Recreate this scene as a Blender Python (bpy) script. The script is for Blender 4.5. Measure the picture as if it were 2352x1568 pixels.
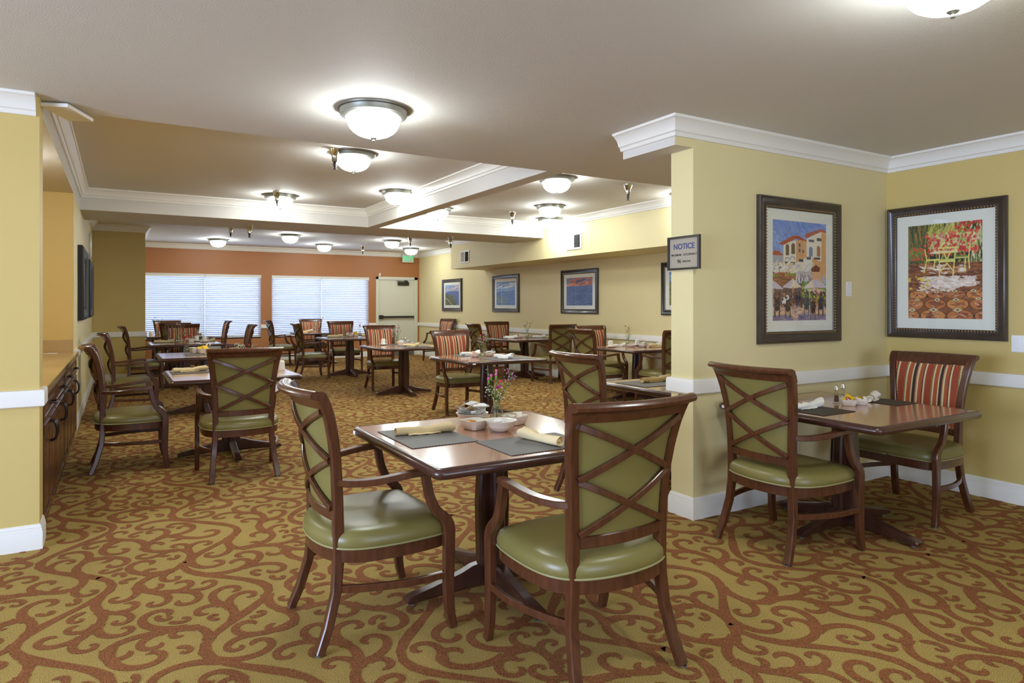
import bpy, bmesh, math, random
import numpy as np
from mathutils import Vector, Matrix

for o in list(bpy.data.objects):
    bpy.data.objects.remove(o, do_unlink=True)
S = bpy.context.scene
COL = S.collection
PI = math.pi
random.seed(7)
RNG = np.random.default_rng(11)


def lin(r, g, b):
    def f(c):
        c /= 255.0
        return c / 12.92 if c <= 0.04045 else ((c + 0.055) / 1.055) ** 2.4
    return (f(r), f(g), f(b))


# ------------------------------------------------------------------ camera
cam = bpy.data.cameras.new('camera')
cam.sensor_fit = 'HORIZONTAL'
cam.sensor_width = 36.0
cam.lens = 1520.3 / 2352 * 36.0
cam.shift_y = (701.2 - 784.0) / 2352
cam.clip_start = 0.05
cam_ob = bpy.data.objects.new('camera', cam)
cam_ob.location = (0, 0, 1.40)
cam_ob.rotation_euler = (PI / 2, 0, -math.radians(30.687))
COL.objects.link(cam_ob)
S.camera = cam_ob

# ------------------------------------------------------------------ world, daylight, exposure
W = bpy.data.worlds.new('world')
S.world = W
W.use_nodes = True
_n = W.node_tree.nodes
_n.clear()
_wo = _n.new('ShaderNodeOutputWorld')
_bg = _n.new('ShaderNodeBackground')
_bg.inputs['Color'].default_value = (*lin(188, 212, 250), 1)
_bg.inputs['Strength'].default_value = 4.6
W.node_tree.links.new(_bg.outputs[0], _wo.inputs[0])


def area(name, loc, rot, sx, sy, power, col):
    l = bpy.data.lights.new(name, 'AREA')
    l.shape = 'RECTANGLE'
    l.size, l.size_y = sx, sy
    l.energy = power
    l.color = col
    o = bpy.data.objects.new(name, l)
    o.location, o.rotation_euler = loc, rot
    COL.objects.link(o)
    return o


# daylight as if entering by assumed, unseen windows of the lounge behind and left of the camera
area('assumed_daylight_left', (-4.85, 1.4, 1.35), (PI / 2, 0, -PI / 2), 3.2, 1.5, 330, lin(196, 216, 255))
area('assumed_daylight_rear', (1.2, -4.85, 1.35), (PI / 2, 0, 0), 3.6, 1.5, 70, lin(205, 222, 255))

LAMP = 56.0
S.view_settings.view_transform = 'Standard'
S.view_settings.look = 'None'
S.view_settings.exposure = 0.22
S.view_settings.gamma = 1.0
S.view_settings.use_curve_mapping = False
S.cycles.max_bounces = 9
S.cycles.diffuse_bounces = 5
S.cycles.glossy_bounces = 4
S.cycles.transparent_max_bounces = 12
S.cycles.caustics_reflective = False
S.cycles.caustics_refractive = False
S.cycles.sample_clamp_indirect = 6.0


# ------------------------------------------------------------------ materials
MATS = {}


def mat(name, col, rough=0.5, metal=0.0, spec=0.5, var=0.0, vscale=6.0, bump=0.0, bscale=200.0, coat=0.0,
        emit=None, estr=0.0, stretch=None, trans=0.0):
    m = bpy.data.materials.new(name)
    m.use_nodes = True
    nt = m.node_tree
    b = nt.nodes['Principled BSDF']
    b.inputs['Base Color'].default_value = (*col, 1)
    b.inputs['Roughness'].default_value = rough
    b.inputs['Metallic'].default_value = metal
    b.inputs['Specular IOR Level'].default_value = spec
    b.inputs['Coat Weight'].default_value = coat
    b.inputs['Coat Roughness'].default_value = 0.12
    if trans:
        b.inputs['Transmission Weight'].default_value = trans
    if emit:
        b.inputs['Emission Color'].default_value = (*emit, 1)
        b.inputs['Emission Strength'].default_value = estr
    tc = nt.nodes.new('ShaderNodeTexCoord')
    if var:
        n = nt.nodes.new('ShaderNodeTexNoise')
        n.inputs['Scale'].default_value = vscale
        n.inputs['Detail'].default_value = 5
        src = tc.outputs['Object']
        if stretch:
            mp = nt.nodes.new('ShaderNodeMapping')
            mp.inputs['Scale'].default_value = stretch
            nt.links.new(src, mp.inputs[0])
            src = mp.outputs[0]
        nt.links.new(src, n.inputs['Vector'])
        r = nt.nodes.new('ShaderNodeMapRange')
        r.inputs[1].default_value, r.inputs[2].default_value = 0.3, 0.7
        r.inputs[3].default_value, r.inputs[4].default_value = 1 - var, 1 + var
        nt.links.new(n.outputs[0], r.inputs[0])
        mx = nt.nodes.new('ShaderNodeVectorMath')
        mx.operation = 'SCALE'
        mx.inputs[0].default_value = col
        nt.links.new(r.outputs[0], mx.inputs['Scale'])
        nt.links.new(mx.outputs[0], b.inputs['Base Color'])
    if bump:
        n2 = nt.nodes.new('ShaderNodeTexNoise')
        n2.inputs['Scale'].default_value = bscale
        n2.inputs['Detail'].default_value = 3
        nt.links.new(tc.outputs['Object'], n2.inputs['Vector'])
        bp = nt.nodes.new('ShaderNodeBump')
        bp.inputs['Strength'].default_value = bump
        bp.inputs['Distance'].default_value = 0.004
        nt.links.new(n2.outputs[0], bp.inputs['Height'])
        nt.links.new(bp.outputs[0], b.inputs['Normal'])
    MATS[name] = m
    return m


def glass_mat(name, tint=(1, 1, 1), ior=1.45, rough=0.02, gain=1.0):
    m = bpy.data.materials.new(name)
    m.use_nodes = True
    nt = m.node_tree
    nt.nodes.clear()
    out = nt.nodes.new('ShaderNodeOutputMaterial')
    t = nt.nodes.new('ShaderNodeBsdfTransparent')
    t.inputs[0].default_value = (*tint, 1)
    g = nt.nodes.new('ShaderNodeBsdfGlossy')
    g.inputs['Roughness'].default_value = rough
    fr = nt.nodes.new('ShaderNodeFresnel')
    fr.inputs['IOR'].default_value = ior
    mul = nt.nodes.new('ShaderNodeMath')
    mul.operation = 'MULTIPLY'
    mul.inputs[1].default_value = gain
    mul.use_clamp = True
    mx = nt.nodes.new('ShaderNodeMixShader')
    nt.links.new(fr.outputs[0], mul.inputs[0])
    ge = nt.nodes.new('ShaderNodeNewGeometry')
    inv = nt.nodes.new('ShaderNodeMath')
    inv.operation = 'SUBTRACT'
    inv.inputs[0].default_value = 1.0
    nt.links.new(ge.outputs['Backfacing'], inv.inputs[1])
    front = nt.nodes.new('ShaderNodeMath')
    front.operation = 'MULTIPLY'
    nt.links.new(mul.outputs[0], front.inputs[0])
    nt.links.new(inv.outputs[0], front.inputs[1])
    nt.links.new(front.outputs[0], mx.inputs[0])
    nt.links.new(t.outputs[0], mx.inputs[1])
    nt.links.new(g.outputs[0], mx.inputs[2])
    nt.links.new(mx.outputs[0], out.inputs[0])
    MATS[name] = m
    return m


mat('ceiling_paint', lin(214, 211, 205), 0.75, bump=0.35, bscale=130)
mat('wall_yellow', lin(224, 211, 160), 0.55, bump=0.12, bscale=160, var=0.015, vscale=2)
mat('wall_gold', lin(206, 183, 114), 0.5, bump=0.12, bscale=160, var=0.015, vscale=2)
mat('wall_block_gold', lin(206, 182, 108), 0.5, bump=0.12, bscale=160, var=0.015, vscale=2)
mat('wall_orange', lin(178, 118, 70), 0.5, bump=0.1, bscale=160, var=0.02, vscale=2)
mat('trim_white', lin(235, 233, 226), 0.35)
mat('door_cream', lin(222, 222, 205), 0.45)
mat('wood', lin(84, 48, 29), 0.27, var=0.28, vscale=5, stretch=(9, 9, 1.5), coat=0.15)
mat('wood_dark', lin(66, 38, 30), 0.28, var=0.22, vscale=5, stretch=(9, 9, 1.5), coat=0.3)
mat('cab_wood', lin(90, 50, 29), 0.25, var=0.2, vscale=5, stretch=(10, 10, 1.2), coat=0.35)
mat('laminate', lin(174, 124, 96), 0.2, var=0.06, vscale=4, stretch=(14, 1.2, 1), coat=0.8)
mat('vinyl', lin(124, 115, 64), 0.33, var=0.05, vscale=3, bump=0.05, bscale=300)
mat('piping', lin(150, 145, 98), 0.4)
mat('glide_metal', lin(160, 160, 165), 0.3, metal=0.9)
mat('nail_brass', lin(225, 205, 165), 0.25, metal=0.7)
mat('pewter', lin(142, 142, 134), 0.38, metal=0.75)
mat('chrome', lin(205, 203, 198), 0.12, metal=1.0)
mat('black_metal', lin(48, 46, 42), 0.4, metal=0.3)
mat('bronze_pull', lin(62, 56, 58), 0.28, metal=0.85)
mat('frame_brown', lin(58, 46, 40), 0.3, var=0.3, vscale=9, coat=0.3)
mat('frame_matte', lin(30, 27, 26), 0.6)
mat('frame_black', lin(40, 38, 40), 0.28, coat=0.4)
mat('mat_board', lin(228, 230, 218), 0.8)
mat('bead_gold', lin(150, 122, 78), 0.4, metal=0.3)
mat('ceramic', lin(240, 238, 230), 0.18, coat=0.3)
mat('ceramic_shade', lin(236, 230, 214), 0.25)
mat('paper_white', lin(240, 240, 240), 0.7)
mat('paper_print', lin(208, 208, 208), 0.7, var=0.35, vscale=60)
mat('packet_yellow', lin(240, 196, 28), 0.5)
mat('packet_red', lin(160, 40, 45), 0.5)
mat('sauce', lin(196, 128, 30), 0.3)
mat('creamer', lin(245, 240, 225), 0.4)
mat('napkin_tan', lin(228, 208, 160), 0.85, bump=0.1, bscale=400)
mat('napkin_white', lin(240, 238, 232), 0.85, bump=0.1, bscale=400)
mat('twine', lin(165, 122, 88), 0.8)
mat('teal_line', lin(110, 175, 170), 0.3)
mat('pepper', lin(92, 76, 56), 0.9, var=0.5, vscale=500)
mat('salt', lin(236, 236, 232), 0.9)
mat('stem_green', lin(88, 122, 48), 0.6)
mat('leaf_green', lin(98, 124, 84), 0.55)
mat('bud_green', lin(120, 168, 58), 0.5)
mat('petal_pink', lin(222, 92, 172), 0.6, var=0.25, vscale=80)
mat('petal_rose', lin(228, 60, 100), 0.6, var=0.25, vscale=80)
mat('petal_pale', lin(232, 190, 208), 0.6)
mat('petal_lilac', lin(206, 130, 198), 0.6)
mat('petal_white', lin(240, 238, 228), 0.6)
mat('counter', lin(184, 154, 104), 0.2, var=0.12, vscale=140, coat=0.2)
mat('granite_edge', lin(150, 128, 90), 0.25, var=0.3, vscale=120)
mat('alcove_gold', lin(214, 184, 108), 0.5, bump=0.1, bscale=160)
mat('blind_white', lin(238, 240, 246), 0.45)
mat('vent_dark', lin(70, 72, 66), 0.6)
mat('kick_plate', lin(120, 116, 104), 0.4, metal=0.3)
mat('paper_sign', lin(172, 164, 148), 0.5)
mat('ink_blue', lin(52, 66, 128), 0.6)
mat('ink_grey', lin(64, 60, 58), 0.6)
mat('switch_white', lin(240, 240, 242), 0.3)
mat('exit_face', lin(206, 214, 196), 0.5)
mat('exit_green', lin(20, 220, 150), 0.5, emit=lin(20, 235, 160), estr=0.5)
mat('opal_glow', lin(255, 252, 244), 0.3, emit=lin(243, 250, 250), estr=LAMP)
glass_mat('pane_glass', (0.97, 0.985, 1.0))
glass_mat('picture_glass', (1, 1, 1), ior=1.5, rough=0.0)
glass_mat('vase_glass', (0.91, 0.94, 0.90), ior=1.5, rough=0.05, gain=2.6)
glass_mat('shaker_glass', (0.93, 0.94, 0.93), ior=1.5, rough=0.02, gain=1.5)


def slat_material():
    m = MATS['blind_white']
    nt = m.node_tree
    b = nt.nodes['Principled BSDF']
    tr = nt.nodes.new('ShaderNodeBsdfTranslucent')
    tr.inputs[0].default_value = (*lin(215, 226, 250), 1)
    mx = nt.nodes.new('ShaderNodeMixShader')
    mx.inputs[0].default_value = 0.10
    out = nt.nodes['Material Output']
    nt.links.new(b.outputs[0], mx.inputs[1])
    nt.links.new(tr.outputs[0], mx.inputs[2])
    nt.links.new(mx.outputs[0], out.inputs[0])


slat_material()


def stripe_material():
    m = bpy.data.materials.new('stripe_fabric')
    m.use_nodes = True
    nt = m.node_tree
    b = nt.nodes['Principled BSDF']
    b.inputs['Roughness'].default_value = 0.75
    tc = nt.nodes.new('ShaderNodeTexCoord')
    sp = nt.nodes.new('ShaderNodeSeparateXYZ')
    nt.links.new(tc.outputs['Object'], sp.inputs[0])
    ma = nt.nodes.new('ShaderNodeMath')
    ma.operation = 'MULTIPLY_ADD'
    ma.inputs[1].default_value = 1 / 0.178
    ma.inputs[2].default_value = 10.12
    nt.links.new(sp.outputs['Y'], ma.inputs[0])
    fr = nt.nodes.new('ShaderNodeMath')
    fr.operation = 'FRACT'
    nt.links.new(ma.outputs[0], fr.inputs[0])
    cr = nt.nodes.new('ShaderNodeValToRGB')
    cr.color_ramp.interpolation = 'CONSTANT'
    rust, orange, cream, olive, dark, tan = lin(158, 70, 42), lin(176, 88, 48), lin(222, 204, 164), lin(140, 118, 72), lin(66, 46, 40), lin(186, 138, 90)
    seq = [(0.0, rust), (0.24, olive), (0.29, cream), (0.345, orange), (0.50, cream), (0.545, dark), (0.66, tan), (0.70, cream), (0.76, orange), (0.90, dark), (0.935, cream)]
    e = cr.color_ramp.elements
    e[0].position, e[0].color = 0.0, (*rust, 1)
    e[1].position, e[1].color = seq[1][0], (*seq[1][1], 1)
    for p, c in seq[2:]:
        k = e.new(p)
        k.color = (*c, 1)
    nt.links.new(fr.outputs[0], cr.inputs[0])
    nt.links.new(cr.outputs[0], b.inputs['Base Color'])
    MATS['stripe_fabric'] = m


stripe_material()


def carpet_material(name, c1, c2, scale):
    m = bpy.data.materials.new(name)
    m.use_nodes = True
    nt = m.node_tree
    b = nt.nodes['Principled BSDF']
    b.inputs['Roughness'].default_value = 0.95
    b.inputs['Specular IOR Level'].default_value = 0.15
    tc = nt.nodes.new('ShaderNodeTexCoord')
    v = nt.nodes.new('ShaderNodeTexNoise')
    v.inputs['Scale'].default_value = scale
    v.inputs['Detail'].default_value = 2
    nt.links.new(tc.outputs['Object'], v.inputs['Vector'])
    w = nt.nodes.new('ShaderNodeTexNoise')
    w.inputs['Scale'].default_value = 1.3
    w.inputs['Detail'].default_value = 4
    nt.links.new(tc.outputs['Object'], w.inputs['Vector'])
    mr = nt.nodes.new('ShaderNodeMapRange')
    mr.inputs[1].default_value, mr.inputs[2].default_value = 0.36, 0.64
    nt.links.new(v.outputs[0], mr.inputs[0])
    mx = nt.nodes.new('ShaderNodeMix')
    mx.data_type = 'RGBA'
    mx.inputs[6].default_value = (*c1, 1)
    mx.inputs[7].default_value = (*c2, 1)
    nt.links.new(mr.outputs[0], mx.inputs[0])
    r2 = nt.nodes.new('ShaderNodeMapRange')
    r2.inputs[1].default_value, r2.inputs[2].default_value = 0.3, 0.7
    r2.inputs[3].default_value, r2.inputs[4].default_value = 0.88, 1.1
    nt.links.new(w.outputs[0], r2.inputs[0])
    sc = nt.nodes.new('ShaderNodeVectorMath')
    sc.operation = 'SCALE'
    nt.links.new(mx.outputs[2], sc.inputs[0])
    nt.links.new(r2.outputs[0], sc.inputs['Scale'])
    nt.links.new(sc.outputs[0], b.inputs['Base Color'])
    bp = nt.nodes.new('ShaderNodeBump')
    bp.inputs['Strength'].default_value = 0.6
    bp.inputs['Distance'].default_value = 0.004
    nt.links.new(v.outputs[0], bp.inputs['Height'])
    nt.links.new(bp.outputs[0], b.inputs['Normal'])
    MATS[name] = m


carpet_material('carpet_gold', lin(128, 106, 54), lin(192, 164, 96), 260)
carpet_material('carpet_rust', lin(104, 64, 38), lin(158, 102, 62), 230)


def mat_weave(name, c1, c2):
    m = bpy.data.materials.new(name)
    m.use_nodes = True
    nt = m.node_tree
    b = nt.nodes['Principled BSDF']
    b.inputs['Roughness'].default_value = 0.6
    tc = nt.nodes.new('ShaderNodeTexCoord')
    ck = nt.nodes.new('ShaderNodeTexWave')
    ck.inputs['Scale'].default_value = 38
    ck.bands_direction = 'DIAGONAL'
    nt.links.new(tc.outputs['Object'], ck.inputs['Vector'])
    mx = nt.nodes.new('ShaderNodeMix')
    mx.data_type = 'RGBA'
    mx.inputs[6].default_value = (*c1, 1)
    mx.inputs[7].default_value = (*c2, 1)
    nt.links.new(ck.outputs[1], mx.inputs[0])
    nt.links.new(mx.outputs[2], b.inputs['Base Color'])
    MATS[name] = m


mat_weave('placemat_grey', lin(52, 51, 50), lin(128, 126, 122))
mat_weave('placemat_brown', lin(52, 46, 40), lin(72, 64, 56))


def print_material():
    m = bpy.data.materials.new('art_print')
    m.use_nodes = True
    nt = m.node_tree
    b = nt.nodes['Principled BSDF']
    b.inputs['Roughness'].default_value = 0.7
    a = nt.nodes.new('ShaderNodeVertexColor')
    a.layer_name = 'Col'
    nt.links.new(a.outputs[0], b.inputs['Base Color'])
    MATS['art_print'] = m


print_material()


# ------------------------------------------------------------------ mesh helpers
class MB:
    def __init__(s):
        s.v, s.f, s.m = [], [], []

    def add(s, verts, faces, mi=0, M=None):
        b = len(s.v)
        if M is not None:
            verts = [M @ Vector(p) for p in verts]
        s.v.extend([tuple(p) for p in verts])
        s.f.extend([tuple(i + b for i in f) for f in faces])
        s.m.extend([mi] * len(faces))
        return s

    def box(s, x0, x1, y0, y1, z0, z1, bev=0.0, mi=0, M=None, seg=1):
        if bev <= 0:
            v = [(x, y, z) for z in (z0, z1) for y in (y0, y1) for x in (x0, x1)]
            f = [(0, 2, 3, 1), (4, 5, 7, 6), (0, 1, 5, 4), (2, 6, 7, 3), (0, 4, 6, 2), (1, 3, 7, 5)]
            return s.add(v, f, mi, M)
        bm = bmesh.new()
        bmesh.ops.create_cube(bm, size=1.0)
        for p in bm.verts:
            p.co = ((x0 + x1) / 2 + p.co.x * (x1 - x0), (y0 + y1) / 2 + p.co.y * (y1 - y0), (z0 + z1) / 2 + p.co.z * (z1 - z0))
        bmesh.ops.bevel(bm, geom=list(bm.edges), offset=bev, segments=seg, affect='EDGES', profile=0.5)
        s.from_bm(bm, mi, M)
        return s

    def from_bm(s, bm, mi=0, M=None):
        bm.verts.index_update()
        s.add([tuple(p.co) for p in bm.verts], [tuple(p.index for p in f.verts) for f in bm.faces], mi, M)
        bm.free()

    def prism(s, poly, axis, a, b, mi=0, M=None):
        # extrude a closed 2D polygon along an axis: 'x' (y,z), 'y' (x,z), 'z' (x,y)
        def P(p, t):
            return {'x': (t, p[0], p[1]), 'y': (p[0], t, p[1]), 'z': (p[0], p[1], t)}[axis]
        n = len(poly)
        v = [P(p, a) for p in poly] + [P(p, b) for p in poly]
        f = [tuple(range(n - 1, -1, -1)), tuple(range(n, 2 * n))]
        f += [(i, (i + 1) % n, n + (i + 1) % n, n + i) for i in range(n)]
        return s.add(v, f, mi, M)

    def sweep(s, pts, w, h, side=(0, 1, 0), mi=0, M=None, ch=0.13, cap=True):
        # rounded-rectangle bar along pts; w along "side", h along the other direction
        n = len(pts)
        pts = [Vector(p) for p in pts]
        w = [w] * n if not hasattr(w, '__len__') else w
        h = [h] * n if not hasattr(h, '__len__') else h
        v = []
        for i, p in enumerate(pts):
            t = (pts[min(i + 1, n - 1)] - pts[max(i - 1, 0)]).normalized()
            sd = Vector(side)
            sd = (sd - t * sd.dot(t)).normalized()
            up = t.cross(sd)
            a, c = w[i] / 2, h[i] / 2
            k = min(a, c) * 2 * ch
            for x, y in ((a, c - k), (a - k, c), (k - a, c), (-a, c - k), (-a, k - c), (k - a, -c), (a - k, -c), (a, k - c)):
                v.append(p + sd * x + up * y)
        f = []
        for i in range(n - 1):
            for j in range(8):
                k = (j + 1) % 8
                f.append((i * 8 + j, i * 8 + k, i * 8 + 8 + k, i * 8 + 8 + j))
        if cap:
            f.append(tuple(range(7, -1, -1)))
            f.append(tuple((n - 1) * 8 + j for j in range(8)))
        return s.add(v, f, mi, M)

    def tube(s, pts, r, n=6, mi=0, M=None):
        pts = [Vector(p) for p in pts]
        k = len(pts)
        r = [r] * k if not hasattr(r, '__len__') else r
        v, f = [], []
        ref = Vector((0.31, 0.77, 0.55))
        for i, p in enumerate(pts):
            t = (pts[min(i + 1, k - 1)] - pts[max(i - 1, 0)]).normalized()
            a = (ref - t * ref.dot(t)).normalized()
            b = t.cross(a)
            for j in range(n):
                q = 2 * PI * j / n
                v.append(p + (a * math.cos(q) + b * math.sin(q)) * r[i])
        for i in range(k - 1):
            for j in range(n):
                l = (j + 1) % n
                f.append((i * n + j, i * n + l, i * n + n + l, i * n + n + j))
        f.append(tuple(range(n - 1, -1, -1)))
        f.append(tuple((k - 1) * n + j for j in range(n)))
        return s.add(v, f, mi, M)

    def lathe(s, prof, c=(0, 0, 0), n=24, mi=0, M=None, caps=True):
        v, f = [], []
        for r, z in prof:
            for j in range(n):
                q = 2 * PI * j / n
                v.append((c[0] + r * math.cos(q), c[1] + r * math.sin(q), c[2] + z))
        for i in range(len(prof) - 1):
            for j in range(n):
                k = (j + 1) % n
                f.append((i * n + j, i * n + k, i * n + n + k, i * n + n + j))
        if caps:
            if prof[0][0] > 1e-5:
                f.append(tuple(range(n - 1, -1, -1)))
            if prof[-1][0] > 1e-5:
                f.append(tuple((len(prof) - 1) * n + j for j in range(n)))
        return s.add(v, f, mi, M)

    def grid(s, P, closed_u=False, mi=0, M=None, flip=False):
        # P[i][j] points
        a, b = len(P), len(P[0])
        v = [p for r in P for p in r]
        f = []
        for i in range(a - 1):
            for j in range(b if closed_u else b - 1):
                k = (j + 1) % b
                q = (i * b + j, i * b + k, i * b + b + k, i * b + b + j)
                f.append(q[::-1] if flip else q)
        return s.add(v, f, mi, M)

    def mould(s, path, prof, closed=False, mi=0):
        # prof: closed list of (distance out from the wall, height); the room lies to the LEFT of the path
        n = len(path)
        path = [Vector((p[0], p[1])) for p in path]
        z = [0.0] * n
        v, f = [], []
        k = len(prof)
        for i in range(n):
            a = path[i - 1] if (i > 0 or closed) else None
            b = path[(i + 1) % n] if (i < n - 1 or closed) else None
            d1 = (path[i] - a).normalized() if a is not None else None
            d2 = (b - path[i]).normalized() if b is not None else None
            n1 = Vector((-d1.y, d1.x)) if d1 is not None else None
            n2 = Vector((-d2.y, d2.x)) if d2 is not None else None
            if n1 is None:
                m = n2
            elif n2 is None:
                m = n1
            else:
                m = (n1 + n2) / (1 + n1.dot(n2))
            for d, h in prof:
                q = path[i] + m * d
                v.append((q.x, q.y, h))
        for i in range(n if closed else n - 1):
            o, p = i * k, ((i + 1) % n) * k
            for j in range(k):
                l = (j + 1) % k
                f.append((o + j, p + j, p + l, o + l))
        if not closed:
            f.append(tuple(range(k)))
            f.append(tuple((n - 1) * k + j for j in range(k - 1, -1, -1)))
        return s.add(v, f, mi)

    def mesh(s, name, mats, smooth=None):
        me = bpy.data.meshes.new(name)
        me.from_pydata(s.v, [], s.f)
        for m in (mats if isinstance(mats, (list, tuple)) else [mats]):
            me.materials.append(MATS[m])
        me.polygons.foreach_set('material_index', s.m)
        if smooth is not None:
            me.polygons.foreach_set('use_smooth', [True] * len(s.f))
            me.update()
            if smooth < 180:
                me.set_sharp_from_angle(angle=math.radians(smooth))
        me.update()
        return me

    def build(s, name, mats, parent=None, smooth=None, loc=None, rz=None, fix=True):
        me = s.mesh(name, mats, smooth)
        if fix:
            bm = bmesh.new()
            bm.from_mesh(me)
            bmesh.ops.recalc_face_normals(bm, faces=bm.faces)
            bm.to_mesh(me)
            bm.free()
        return link(name, me, parent, loc, rz)


def link(name, me, parent=None, loc=None, rz=None):
    o = bpy.data.objects.new(name, me)
    COL.objects.link(o)
    if parent is not None:
        o.parent = parent
    if loc is not None:
        o.location = loc
    if rz is not None:
        o.rotation_euler = (0, 0, rz)
    return o


def tag(o, label=None, cat=None, group=None, kind=None):
    if label:
        o['label'] = label
    if cat:
        o['category'] = cat
    if group:
        o['group'] = group
    if kind:
        o['kind'] = kind
    return o


def thing(name, label, cat, loc=(0, 0, 0), rz=0.0, group=None):
    o = bpy.data.objects.new(name, None)
    o.empty_display_size = 0.1
    COL.objects.link(o)
    o.location = loc
    o.rotation_euler = (0, 0, rz)
    return tag(o, label, cat, group)


def kids():
    d = {}
    for o in bpy.data.objects:
        if o.parent is not None:
            d.setdefault(o.parent, []).append(o)
    return d


def dup(root, label, loc, rz=0.0, group=None):
    r = root.copy()
    COL.objects.link(r)
    r.location = loc
    r.rotation_euler = (0, 0, rz)
    r['label'] = label
    if group:
        r['group'] = group
    stack = [(root, r)]
    K = KID.setdefault(root, kids())
    while stack:
        a, b = stack.pop()
        for ch in K.get(a, []):
            c = ch.copy()
            COL.objects.link(c)
            c.parent = b
            stack.append((ch, c))
    return r


KID = {}


def struct(o):
    o['kind'] = 'structure'
    return o


def spline(pts, n):
    # Catmull-Rom through pts, n samples in all
    P = [Vector(p) for p in pts]
    P = [P[0] * 2 - P[1]] + P + [P[-1] * 2 - P[-2]]
    k = len(P) - 3
    out = []
    for i in range(n):
        u = i / (n - 1) * k
        j = min(int(u), k - 1)
        t = u - j
        a, b, c, d = P[j:j + 4]
        out.append(0.5 * ((2 * b) + (c - a) * t + (2 * a - 5 * b + 4 * c - d) * t * t + (3 * b - a - 3 * c + d) * t ** 3))
    return out


# ------------------------------------------------------------------ room dimensions
H0, H1 = 2.60, 2.87            # low ceiling / coffer ceiling
XL = -0.42                     # left wall face
YP = 4.67                      # face of the left wall end (pillar)
Y2, T2 = 3.115, 0.20           # short right wall, its thickness
X2 = 3.225                     # end of that short wall
X3 = 5.44                      # near right wall
XR = 7.36                      # far right wall
YB = 17.60                     # window wall
YC = 4.93                      # edge of the low ceiling
B1, B1b = 9.87, 11.03          # cross beam
BX0, BX1 = 3.29, 3.46          # long beam
XS, YS, ZS = 6.50, 13.68, 2.225  # duct soffit along the right wall
YO, XO = 14.13, 0.42           # olive wall block
AL0, AL1, AX = 4.86, 8.50, -1.25  # counter alcove

# floor with its scroll pattern ------------------------------------
fl = MB()
fl.box(-5.0, 7.6, -5.0, 17.9, -0.1, 0.0)
floor = struct(fl.build('floor', 'carpet_gold'))
tag(floor, 'gold carpet woven with rust coloured scrolling vines')


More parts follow.
